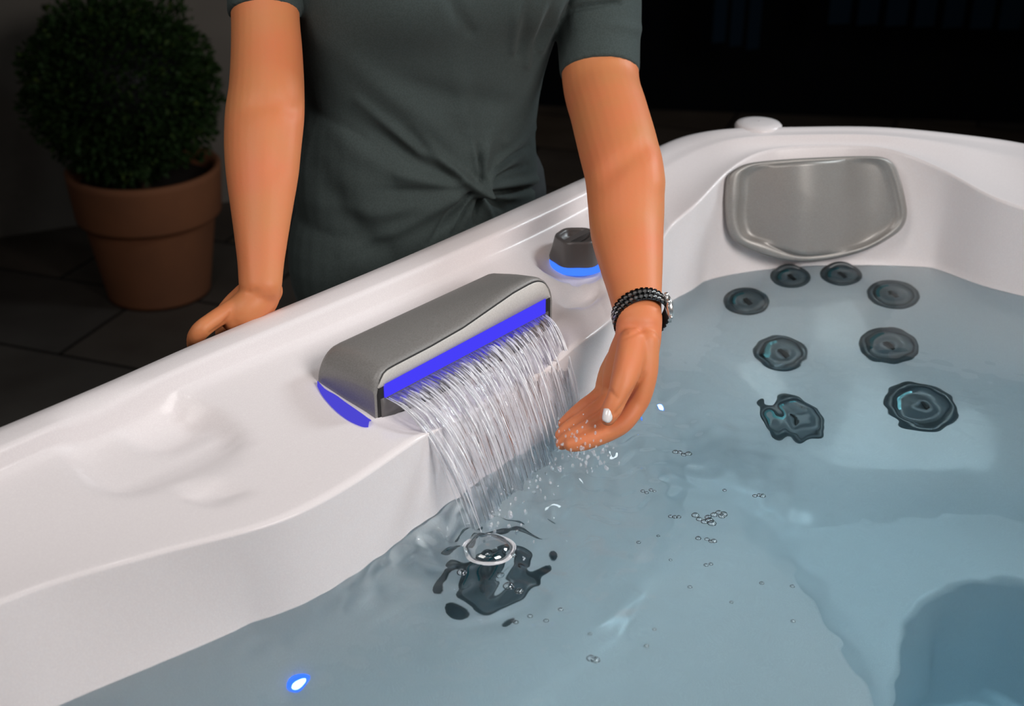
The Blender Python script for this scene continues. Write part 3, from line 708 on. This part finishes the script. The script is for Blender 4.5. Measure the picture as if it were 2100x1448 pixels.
def torso_sections(grow):
    # z, centre x, centre y, half width, half depth, forward bulge
    secs = [(-.16, -.125, 1.70, .178, .120), (-.08, -.122, 1.695, .176, .118), (-.02, -.122, 1.69, .168, .112), (.035, -.120, 1.685, .160, .108), (.085, -.118, 1.68, .157, .104), (.14, -.113, 1.672, .163, .106), (.20, -.106, 1.662, .174, .113), (.256, -.098, 1.652, .183, .122), (.31, -.096, 1.645, .182, .118), (.36, -.096, 1.64, .165, .100), (.395, -.096, 1.635, .125, .080), (.425, -.096, 1.63, .07, .062)]
    V = []; n = 64
    Sx = np.array(secs); P, _ = crs(Sx, Sx[:, :1], 5)
    for z, cx, cy_, a, b in P:
        for j in range(n):
            t_ = 2 * pi * j / n; c, s = math.cos(t_), math.sin(t_)
            e = 2 / 2.3; w_ = (abs(c) ** e) * np.sign(c) * (a + grow); m_ = (abs(s) ** e) * np.sign(s) * (b + grow)
            V.append(np.array([cx, cy_, z]) + RW * w_ + RM * m_)
    F = grid_faces(len(P), n, cv=True) + [tuple(range(n)), tuple((len(P) - 1) * n + j for j in range(n - 1, -1, -1))]
    return V, F
bd = MB()
V, F = torso_sections(-.014); bd.add(V, F)
for arm in (armR, armL):
    pr = [apt(*a) for a in arm]; bd.tube([p for p, r in pr], [r for p, r in pr], 28, up=toC, sub=5)
# shoulders, neck, head
shR = apt(*armR[0])[0]; shL = apt(*armL[0])[0]
NB = np.array([-.096, 1.625, .40])
bd.tube([shL, shL * .5 + NB * .5 + Z3 * .0, NB, shR * .5 + NB * .5, shR], [.045, .048, .055, .048, .045], 20, up=(0, 0, 1))
HD = np.array([-.085, 1.585, .575]); HM = np.array([.38, -.87, -.30]); HM /= np.linalg.norm(HM); HX = np.cross(HM, Z3); HX /= np.linalg.norm(HX); HZ = np.cross(HX, HM)
HX = -HX if HX @ RW < 0 else HX
HZ = HZ if HZ[2] > 0 else -HZ
bd.tube([NB - Z3 * .04, NB + Z3 * .05, HD - HZ * .03 - HM * .02], [.062, .054, .056], 24, up=(0, -1, 0))
def Hd(x, m, z): return HD + HX * x + HM * m + HZ * z
RH = np.stack([HX, HM, HZ], 1)
bd.ell(Hd(0, -.012, .025), (.073, .092, .085), RH); bd.ell(Hd(0, .018, -.03), (.058, .062, .075), RH); bd.ell(Hd(0, .045, -.085), (.024, .022, .02), RH)
bd.tube([Hd(0, .078, .012), Hd(0, .092, -.012), Hd(0, .099, -.03)], [.007, .010, .013], 14, up=HX); bd.ell(Hd(-.011, .088, -.034), (.008, .009, .007), RH); bd.ell(Hd(.011, .088, -.034), (.008, .009, .007), RH)
for sx in (-1, 1):
    bd.ell(Hd(sx * .073, -.005, -.005), (.009, .018, .031), RH); bd.ell(Hd(sx * .034, .062, -.022), (.022, .018, .018), RH); bd.ell(Hd(sx * .032, .068, .024), (.022, .012, .008), RH)
# legs
for s_ in (-1, 1):
    h = np.array([-.125, 1.70, -.13]) + RW * .085 * s_
    bd.tube([h, h - Z3 * .17 + RM * .01, h - Z3 * .34, h - Z3 * .40 + RM * .01, h - Z3 * .52 - RM * .01, h - Z3 * .68, h - Z3 * .745], [.085, .076, .058, .056, .052, .036, .036], 22, up=(0, -1, 0))
    bd.tube([h - Z3 * .76 - RM * .03, h - Z3 * .762 + RM * .06, h - Z3 * .77 + RM * .15], [(.035, .028), (.040, .026), (.042, .016)], 18, up=(0, 0, 1))
# hand in the stream (her left)
Wp, Wr = apt(*armR[-1])
def H(x, y, Y): return UY(x, y, Y)
palm = [(1310, 650, 1.268, 49, .70), (1309, 690, 1.252, 48, .60), (1300, 725, 1.246, 52, .52), (1291, 760, 1.240, 53, .46), (1284, 790, 1.236, 51, .44), (1276, 812, 1.234, 44, .42)]
pr = [apt(*a) for a in palm]; bd.tube([p for p, r in pr], [r for p, r in pr], 28, up=toC, sub=4)
bd.tube([H(1328, 700, 1.240), H(1324, 760, 1.226), H(1312, 812, 1.214), H(1300, 838, 1.208)], [.0125, .0135, .0128, .0115], 18, up=toC)     # index side of the palm
bd.tube([H(1275, 715, 1.258), H(1254, 760, 1.254), H(1243, 792, 1.252)], [.011, .013, .012], 18, up=toC)                                     # outer edge of the palm
FING = [[(1303, 832, 1.208, .0118), (1280, 866, 1.196, .0106), (1252, 884, 1.190, .0103), (1215, 900, 1.184, .0098), (1190, 908, 1.181, .0094), (1170, 912, 1.180, .0080)],
        [(1284, 822, 1.222, .0112), (1250, 850, 1.208, .0102), (1224, 868, 1.200, .0100), (1192, 886, 1.194, .0095), (1168, 899, 1.191, .0088), (1152, 910, 1.190, .0074)],
        [(1262, 812, 1.236, .0108), (1234, 832, 1.224, .0098), (1210, 850, 1.216, .0094), (1182, 868, 1.210, .0088), (1162, 882, 1.207, .0082), (1149, 893, 1.205, .0068)],
        [(1242, 800, 1.248, .0100), (1220, 818, 1.240, .0088), (1200, 832, 1.234, .0085), (1180, 848, 1.230, .0080), (1166, 860, 1.228, .0074), (1154, 870, 1.226, .0062)]]
for f in FING: bd.tube([H(x, y, Y) for x, y, Y, r in f], [(r * 1.0, r * .93) for x, y, Y, r in f], 18, up=toC, sub=4)
TH = [(1296, 700, 1.236, .0150), (1289, 745, 1.216, .0158), (1277, 785, 1.198, .0135), (1266, 815, 1.188, .0112), (1255, 838, 1.182, .0110), (1246, 858, 1.178, .0088)]
bd.tube([H(x, y, Y) for x, y, Y, r in TH], [(r, r * .9) for x, y, Y, r in TH], 20, up=toC, sub=4)
# hand on the rim (her right)
def G(x, y, z): return U(x, y, z)
bd.tube([apt(*armL[-1])[0], G(530, 606, .012), G(516, 622, .004), G(494, 640, -.004), G(476, 654, -.008)], [(.0225, .0165), (.0235, .0165), (.0245, .0150), (.0235, .0125), (.021, .011)], 24, up=toC, sub=4)
bd.tube([G(548, 596, .016), G(524, 618, .010), G(496, 640, .002), G(478, 654, -.004)], [.017, .0195, .019, .014], 20, up=toC)
bd.tube([G(546, 610, .004), G(538, 624, -.004), G(520, 636, -.010), G(496, 650, -.012)], [.014, .015, .014, .012], 18, up=toC)
bd.tube([G(500, 622, .010), G(478, 633, .008), G(452, 648, .005), G(428, 664, .001), G(412, 677, -.003), G(401, 692, -.012), G(396, 708, -.028)], [.011, .0108, .0100, .0098, .0100, .0092, .007], 18, up=toC)
for k in range(3):
    dx = 16 * (k + 1)
    bd.tube([G(486 + dx * .4, 650, -.012), G(455 + dx * .8, 664 + k, -.020), G(440 + dx, 676 - k * 3, -.040), G(438 + dx * 1.1, 684 - k * 4, -.062)], [.010, .0095, .009, .0072], 16, up=toC)
body = bd.obj('body', M_skin, person)
body = remesh(body, .0021, 7)
# elbow creases and tendons as gentle relief
co = getco(body); no = getno(body); wco = co + np.array(person.location) - np.array([0, 0, Z0])
def project(Wc):
    P = Wc - np.array([0, 0, CH]); cz = P[:, 1] * CT - P[:, 2] * ST; cyv = P[:, 1] * ST + P[:, 2] * CT
    return 1050 + FPX * P[:, 0] / cz, 724 - FPX * cyv / cz
def relief(px, py, lines):
    d = np.zeros(len(px))
    for pts, w, h in lines:
        best = np.full(len(px), 1e9); tt = np.zeros(len(px)); n = len(pts) - 1
        for i in range(n):
            a = np.array(pts[i], float); b = np.array(pts[i + 1], float); ab = b - a
            t_ = np.clip(((px - a[0]) * ab[0] + (py - a[1]) * ab[1]) / (ab @ ab), 0, 1)
            dd = np.hypot(px - a[0] - t_ * ab[0], py - a[1] - t_ * ab[1]); m_ = dd < best; best = np.where(m_, dd, best); tt = np.where(m_, (i + t_) / n, tt)
        d += h * np.exp(-(best / w) ** 2) * (.25 + .75 * sstep(0, .45, tt)) 
    return d
px, py = project(wco)
front = sstep(.0, .35, no @ (toC / np.linalg.norm(toC)))
d = relief(px, py, [([(1222, 380), (1250, 352), (1285, 325), (1318, 310)], 22, -.0034), ([(1300, 300), (1335, 320), (1348, 370)], 26, .0028), ([(490, 228), (530, 214), (575, 210), (600, 222)], 20, -.0028), ([(590, 235), (580, 290), (570, 340)], 24, -.0015),
    ([(1262, 700), (1290, 690), (1318, 676)], 4, -.0010), ([(1256, 690), (1285, 683)], 4, -.0008), ([(1320, 770), (1300, 800), (1280, 828), (1262, 850)], 4, -.0018), ([(1232, 792), (1250, 800), (1262, 815)], 4, -.0012),
    ([(515, 590), (525, 596), (512, 600)], 6, -.0012), ([(480, 628), (470, 650), (455, 669), (432, 684)], 4, -.0020), ([(505, 460), (512, 540), (517, 585)], 10, .0007),
    ([(1285, 700), (1278, 760)], 12, .0010)])
setco(body, co + no * (d * front)[:, None])
# nails
def nail(c, t_, nrm, L, wd, par):
    t_ = t_ / np.linalg.norm(t_); nrm = nrm - t_ * (nrm @ t_); nrm /= np.linalg.norm(nrm); s_ = np.cross(t_, nrm); V = []; nu, nv = 9, 7
    for i in range(nu):
        a = -1 + 2 * i / (nu - 1)
        for j in range(nv):
            b = -1 + 2 * j / (nv - 1); wv = wd * (1 - .25 * max(0, b) ** 3) 
            V.append(c + t_ * (b * L * (1 - .18 * a * a * (1 if b > 0 else .6))) + s_ * (a * wv) + nrm * (.0016 - .0034 * a * a - .001 * b * b))
    o = mesh('fingernail', V, grid_faces(nu, nv), M_nail, par); so_ = o.modifiers.new('t', 'SOLIDIFY'); so_.thickness = .0008; setp(o, 'pale polished nail'); return o
nail(H(1246, 850, 1.178) + toC * .0078 + np.array([.0, 0, -.001]), H(1244, 864, 1.172) - H(1250, 834, 1.180), toC + np.array([.1, 0, 0]), .0072, .0056, person)
# face details
for sx in (-1, 1):
    e_ = MB(); e_.ell(Hd(sx * .032, .0665, .010), (.0125, .0115, .0095), RH); eo = e_.obj('eye', M_eye, person)
    e_ = MB(); e_.ell(Hd(sx * .032, .0762, .0085), (.0058, .003, .0058), RH); e_.obj('iris', M_iris, eo)
    e_ = MB(); e_.tube([Hd(sx * .016, .082, .030), Hd(sx * .032, .083, .035), Hd(sx * .050, .072, .030)], [.002, .003, .0015], 8, up=HM); e_.obj('eyebrow', M_hair, person)
e_ = MB(); e_.tube([Hd(-.024, .074, -.060), Hd(-.008, .083, -.056), Hd(0, .084, -.058), Hd(.008, .083, -.056), Hd(.024, .074, -.060)], [.002, .0045, .004, .0045, .002], 10, up=HM)
e_.tube([Hd(-.022, .074, -.062), Hd(0, .083, -.067), Hd(.022, .074, -.062)], [.002, .0055, .002], 10, up=HM); e_.obj('mouth', M_lip, person)
hr = MB()
for i in range(150):
    a = random.uniform(-2.4, 2.4); x0, m0 = math.sin(a), -math.cos(a)
    top = Hd(0.01 * x0, .02, .112); pts = [top]
    for k in range(1, 7):
        ph = k / 6 * 1.75; rr_ = math.sin(min(ph, pi / 2)); zz = math.cos(ph) * .094
        pts.append(Hd(x0 * .082 * rr_, -.012 + m0 * .100 * rr_, .025 + zz) + HM * .0)
    pts.append(Hd(x0 * .05, -.10, -.07)); pts.append(Hd(x0 * .02, -.125, -.13))
    hr.tube(pts, [.007] * 8 + [.006], 6, sub=2)
hr.ell(Hd(0, -.030, .042), (.080, .088, .082), RH); hr.ell(Hd(0, -.045, -.02), (.074, .068, .085), RH)
for s_ in (-1, 1): hr.tube([Hd(s_ * .01, .050, .108), Hd(s_ * .045, .060, .082), Hd(s_ * .072, .030, .035), Hd(s_ * .080, -.005, -.02), Hd(s_ * .072, -.03, -.09)], [.014, .019, .019, .018, .012], 12)
hair = hr.obj('hair', M_hair, person)

# shirt: torso and sleeves as one soft surface
sb = MB(); V, F = torso_sections(0.0); sb.add(V, F)
def sleeve(arm, y0i, pts, add=.0075):
    pr = [apt(*a) for a in pts]; P = [p for p, r in pr]; R = [(r[0] + add, r[1] + add) for p, r in pr]
    # flat hem: finish the tube by an abrupt radius
    sb.tube(P, R, 32, up=toC, cap=False, sub=5)
sleeve(armR, 0, [(1178, -165, 1.72, 48, 1), (1208, -110, 1.72, 72, 1), (1221, -60, 1.712, 79, 1), (1226, 20, 1.68, 78, .95), (1228, 90, 1.655, 73, .95), (1230, 152, 1.627, 70, .95)])
sleeve(armL, 0, [(575, -190, 1.59, 66, 1), (548, -120, 1.572, 66, .95), (541, -50, 1.55, 62, .95), (541, 30, 1.520, 61, .92)])
sb.ell(shR + np.array([-.012, 0, -.01]), (.062, .060, .058)); sb.ell(shL + np.array([.012, 0, -.01]), (.058, .056, .056))
sb.tube([shL - Z3 * .01, shL * .5 + NB * .5 + Z3 * .005, NB - Z3 * .015, shR * .5 + NB * .5 + Z3 * .005, shR - Z3 * .01], [.055, .057, .07, .057, .055], 20, up=(0, 0, 1))
# loose left side of the shirt hanging behind the arm
sb.ell(np.array([-.205, 1.60, .02]), (.075, .065, .14)); sb.ell(np.array([-.215, 1.60, -.08]), (.08, .07, .12))
shirt = sb.obj('t_shirt', M_shirt, person); shirt = remesh(shirt, .0030, 9)
co = getco(shirt); no = getno(shirt); wco = co + np.array(person.location) - np.array([0, 0, Z0]); px, py = project(wco)
front = sstep(.05, .4, no @ RM)
K = (978, 386)
lines = [([(735, 205), (808, 265), (860, 308), (920, 345), K], 11, .0065), ([(720, 235), (790, 285), (850, 330), (915, 362)], 14, -.0035), ([(850, 255), (898, 317), (945, 364), K], 11, .0055), ([(830, 270), (875, 318), (930, 360)], 9, -.0035),
    ([(963, 270), (966, 315), (974, 352), K], 7, .0050), ([(978, 300), (979, 340), (980, 368)], 6, -.0085), ([(1000, 270), (990, 320), (986, 355)], 8, .0035),
    ([(1095, 262), (1050, 305), (1015, 335), (990, 370)], 7, .0050), ([(1085, 300), (1045, 322), (1010, 350)], 5, -.0050), ([(1075, 318), (1040, 338), (1010, 356), (988, 378)], 6, .0045), ([(1080, 338), (1040, 352), (1005, 370)], 5, -.0040),
    ([(1118, 366), (1075, 374), (1035, 380), K], 8, .0055), ([(1105, 384), (1060, 390), (1020, 394), (990, 394)], 5, -.0060), ([(1085, 402), (1040, 405), (1000, 400)], 8, .0035),
    ([(880, 500), (925, 435), (960, 395)], 6, -.0065), ([(915, 490), (940, 440), (965, 400)], 6, .0050), ([(925, 480), (950, 430), (968, 402)], 4, -.0045), ([(950, 470), (962, 430), (973, 400)], 6, .0050), ([(975, 460), (978, 420), (978, 404)], 5, -.0070), ([(1010, 450), (995, 420), (983, 400)], 7, .0050), ([(1030, 430), (1010, 412), (990, 400)], 5, -.0040),
    ([(760, 392), (850, 390), (930, 386)], 9, -.0020), ([(780, 350), (860, 365), (930, 378)], 12, .0022),
    ([(900, -30), (930, 20), (960, 60)], 14, -.0030), ([(1042, -20), (1046, 40), (1050, 100)], 9, .0030), ([(1062, -20), (1064, 50), (1060, 110)], 8, -.0025), ([(1088, -20), (1084, 60), (1078, 130)], 9, .0035), ([(1105, -20), (1104, 40), (1095, 100)], 8, -.0025), ([(1132, -20), (1124, 50), (1108, 100)], 9, .0035),
    ([(780, 150), (900, 195), (1030, 215)], 26, -.0040), ([(680, 90), (800, 190), (900, 270), (955, 340)], 26, .0050), ([(640, 200), (720, 300), (830, 360), (930, 384)], 24, .0045), ([(1060, 120), (1030, 220), (1000, 300), (985, 350)], 22, .0045), ([(930, 110), (950, 220), (965, 300)], 22, .0040), ([(1100, 180), (1080, 250), (1040, 290)], 16, .0035), ([(660, 420), (760, 440), (880, 420), (950, 395)], 18, .0035), ([(640, 330), (700, 430), (780, 520)], 30, -.0060), ([(700, 520), (820, 470), (930, 410)], 14, .0035), ([(1150, 30), (1200, 15), (1270, 5)], 5, -.0040), ([(1150, 15), (1200, 3), (1260, -8)], 7, .003), ([(1200, 60), (1260, 50), (1305, 60)], 12, .002)]
d = relief(px, py, lines) * 1.35
rk = np.hypot((px - K[0]) / 15, (py - K[1]) / 13); d += .012 * np.exp(-rk ** 2) + .004 * np.exp(-(np.hypot(px - 990, py - 372) / 10) ** 2)
d = d * front
loc_ = wco - np.array([-.098, 1.652, .285]); lw, lz = loc_ @ RW, loc_[:, 2]
for s_ in (-1, 1): d += .026 * np.exp(-((lw - .078 * s_) / .062) ** 2 - (lz / np.where(lz > 0, .085, .055)) ** 2) * front
# hem seam and slight waviness
setco(shirt, co + no * d[:, None])
tr_ = MB()
V = []
V, F = torso_sections(.004); Vn = [v for v in V if v[2] < -.02]; 
tp = MB()
for s_ in (-1, 1):
    h = np.array([-.125, 1.70, -.13]) + RW * .085 * s_
    tp.tube([h + Z3 * .10, h, h - Z3 * .17 + RM * .01, h - Z3 * .34, h - Z3 * .52 - RM * .01, h - Z3 * .70], [.100, .098, .086, .072, .066, .056], 26, up=(0, -1, 0))
tp.ell(np.array([-.125, 1.70, -.12]), (.185, .125, .15), np.stack([RW, RM, Z3], 1))
tro = tp.obj('trousers', M_trouser, person); remesh(tro, .006, 4)
for s_ in (-1, 1):
    h = np.array([-.125, 1.70, -.13]) + RW * .085 * s_; sh = MB()
    sh.tube([h - Z3 * .758 - RM * .045, h - Z3 * .75 + RM * .0, h - Z3 * .757 + RM * .08, h - Z3 * .766 + RM * .165], [(.040, .034), (.044, .040), (.048, .032), (.044, .022)], 22, up=(0, 0, 1)); sh.obj('shoe', M_trouser, person)

# wristwatch
wc = apt(1312, 641, 1.277, 52)[0]; ax = apt(*armR[-1])[0] - apt(*armR[-4])[0]; ax /= np.linalg.norm(ax)
ax = ax + np.array([.10, .0, .0]); ax /= np.linalg.norm(ax)
sidev = np.cross(ax, toC); sidev /= np.linalg.norm(sidev); sidev *= np.sign(sidev[0]); frv = np.cross(sidev, ax); frv *= np.sign(frv @ toC)
# a loose band: tilted so that the front rides higher than the sides
def band(a, off, w_):
    ra, rb = .0292, .0222
    x, y = math.cos(a), math.sin(a)
    c = wc + sidev * (x * (ra + off)) + frv * (y * (rb + off)) + ax * (w_ - y * .0085 + .004 - .004 * x)
    n_ = sidev * x / ra + frv * y / rb; n_ /= np.linalg.norm(n_); t_ = np.cross(ax, n_); return c, n_, t_
br = MB(); bk = MB(); nL = 34
for i in range(nL):
    a = 2 * pi * (i + .5) / nL
    if -.30 < ((a + pi) % (2 * pi) - pi) < .30: continue
    for k in range(5):
        w_ = (k - 2) * .0036; sh_ = (.5 if k % 2 else 0) * 2 * pi / nL
        c, n_, t_ = band(a + sh_, 0.0008, w_); Rm = np.stack([t_, ax, n_], 1)
        V = []
        for (px_, py_, pz_) in ((-1, -1, -1), (-1, 1, -1), (1, -1, -1), (1, 1, -1), (-.7, -.65, 1), (-.7, .65, 1), (.7, -.65, 1), (.7, .65, 1), ):
            V.append(c + Rm @ np.array([px_ * .00215, py_ * .00155, pz_ * .0011]))
        (br if k % 2 else bk).add(V, [(0, 1, 3, 2), (4, 6, 7, 5), (0, 4, 5, 1), (2, 3, 7, 6), (0, 2, 6, 4), (1, 5, 7, 3)])
brace = empty('wristwatch', wc, None, None); brace.parent = person; brace.location = tuple(np.array(brace.location) - np.array(person.location)); setp(brace, 'silver and black link-bracelet wristwatch')
bo = br.obj('link_bracelet', M_steel, brace, smooth=False); recalc(bo); bo = bk.obj('dark_links', M_dkst, brace, smooth=False); recalc(bo); setp(bo, 'black links of bracelet')
ub = MB(); V = []
for i in range(64):
    a = 2 * pi * i / 64
    for off, w_ in ((-.0006, -.0086), (-.0006, .0086), (.0002, .0086), (.0002, -.0086)): V.append(band(a, off, w_)[0])
ub.add(V, grid_faces(64, 4, cu=True, cv=True)); uo = ub.obj('band_core', M_black, brace, smooth=False); recalc(uo)
c, n_, t_ = band(0.0, .002, 0); Rm = np.stack([t_, ax, n_], 1)
cs = MB(); cs.lathe([(.001, -.003), (.0125, -.003), (.0132, -.001), (.0132, .002), (.0125, .0032), (.0108, .0036), (.0106, .0028)], 40, c, Rm)
for sg in (-1, 1):
    for sx in (-1, 1): cs.box(c + Rm @ np.array([sg * .0125, sx * .0055, -.0005]), .0035, .0018, .0018, Rm)
cs.lathe([(.0001, .0), (.0016, 0), (.0016, .003), (.0001, .003)], 12, c + ax * .0132, frame(ax)); cso = cs.obj('watch_case', M_steel, brace); recalc(cso)
dl = MB(); dl.lathe([(.0001, .0029), (.0107, .0029)], 40, c, Rm); dl.obj('dial', M_dial, brace)

# ================================================================== POTTED BUSH
def atfloor(x, y): return U(x, y, -Z0)
pb = atfloor(328, 596); kpx = pxm(pb)
# the pot's base centre; widths follow from the picture scale there
RB_, RT_ = 103 / kpx, 142 / kpx
pot_h = .335
plant = empty('potted_plant', (pb[0], pb[1], -Z0), 'round clipped evergreen bush in a big terracotta pot against the wall', 'potted plant')
pm = MB(); k = RT_
pm.lathe([(.001, .012), (RB_ * .97, .012), (RB_, 0), (RB_ * 1.0, .01), (RT_ * .90, .205), (RT_ * .905, .212), (RT_ * .99, .214), (RT_ * 1.0, .222), (RT_ * 1.045, .32), (RT_ * 1.05, .335), (RT_ * .985, .338), (RT_ * .94, .30), (RT_ * .93, .26)], 72, (pb[0], pb[1], -Z0)); pm.V = [(x, y, -Z0 + (z + Z0) * 1.09) for x, y, z in pm.V]
po = pm.obj('pot', M_terra, plant); recalc(po)
pm = MB(); pm.lathe([(.001, .305), (RT_ * .95, .318)], 40, (pb[0], pb[1], -Z0)); pm.obj('soil', M_soil, plant)
bc = np.array([pb[0] - .035, pb[1] + .02, -Z0 + .37 + .205])
pm = MB(); pm.tube([np.array([pb[0], pb[1], -Z0 + .29]), bc + np.array([0, 0, -.12]), bc], [.016, .014, .01], 10); pm.obj('stem', M_stem, plant)
# foliage: thousands of small sprigs on and inside a ball
RBs = .236; nl_ = 15000
dirs = rng.normal(size=(nl_, 3)); dirs /= np.linalg.norm(dirs, axis=1)[:, None]
lump = np.array([mnoise.noise(Vector(d_ * 3.1)) for d_ in dirs]) * .13
rad = RBs * (1 + lump) * rng.uniform(.70, 1.03, nl_) 
cs_ = bc + dirs * rad[:, None] * np.array([1.04, 1.04, 1.0])
up = dirs + rng.normal(size=(nl_, 3)) * .55; up /= np.linalg.norm(up, axis=1)[:, None]
sd = np.cross(up, rng.normal(size=(nl_, 3))); sd /= np.linalg.norm(sd, axis=1)[:, None]
Ls = rng.uniform(.010, .024, nl_)[:, None]; Ws = Ls * .30
V = np.stack([cs_, cs_ + up * Ls * .5 + sd * Ws, cs_ + up * Ls, cs_ + up * Ls * .5 - sd * Ws], 1).reshape(-1, 3)
mesh('foliage', V, [(4 * i, 4 * i + 1, 4 * i + 2, 4 * i + 3) for i in range(nl_)], M_leaf, plant, smooth=False)
core = MB(); core.ell(bc, (RBs * .74, RBs * .74, RBs * .72), None, 40, 24); cc = core.obj('foliage_core', M_black, plant);  # solid black ball filling the middle of the leaves

# ================================================================== DARK BACKGROUND
def vblind(x0, x1, y1, n, Y, label, seed, tilt=.3):
    random.seed(seed); b = empty('vertical_blind', UY((x0 + x1) / 2, y1, Y), label, 'blind')
    a, c = UY(x0, y1, Y), UY(x1, y1 + 20, Y); top = 1.45
    rl = MB(); rl.box(((a + c) / 2)[:2].tolist() + [top + .02], abs(c[0] - a[0]) / 2 + .05, .03, .02); rl.obj('rail', M_wallb, b, smooth=False)
    for i in range(n):
        f = (i + .5) / n; p = a + (c - a) * f; hw = (c[0] - a[0]) / n * .40; ang = tilt + random.uniform(-.15, .15)
        s = MB(); Rm = np.array(Matrix.Rotation(ang, 3, 'Z')); zb = p[2]; s.box([p[0], p[1], (zb + top) / 2], hw, .004, (top - zb) / 2, Rm); s.obj('slat', M_blind, b, smooth=False)
vblind(1690, 2330, 48, 11, 4.45, 'row of dim blue vertical slats at the top right', 3)
vblind(1455, 1560, 84, 3, 4.5, 'narrow dim blue hanging strips left of the wider row', 5)
for i, (x, y, Y, nn, sz) in enumerate(((2015, 95, 4.2, 260, .12), (1500, 105, 4.3, 160, .09))):
    pass
gb = U(2012, 330, -Z0);
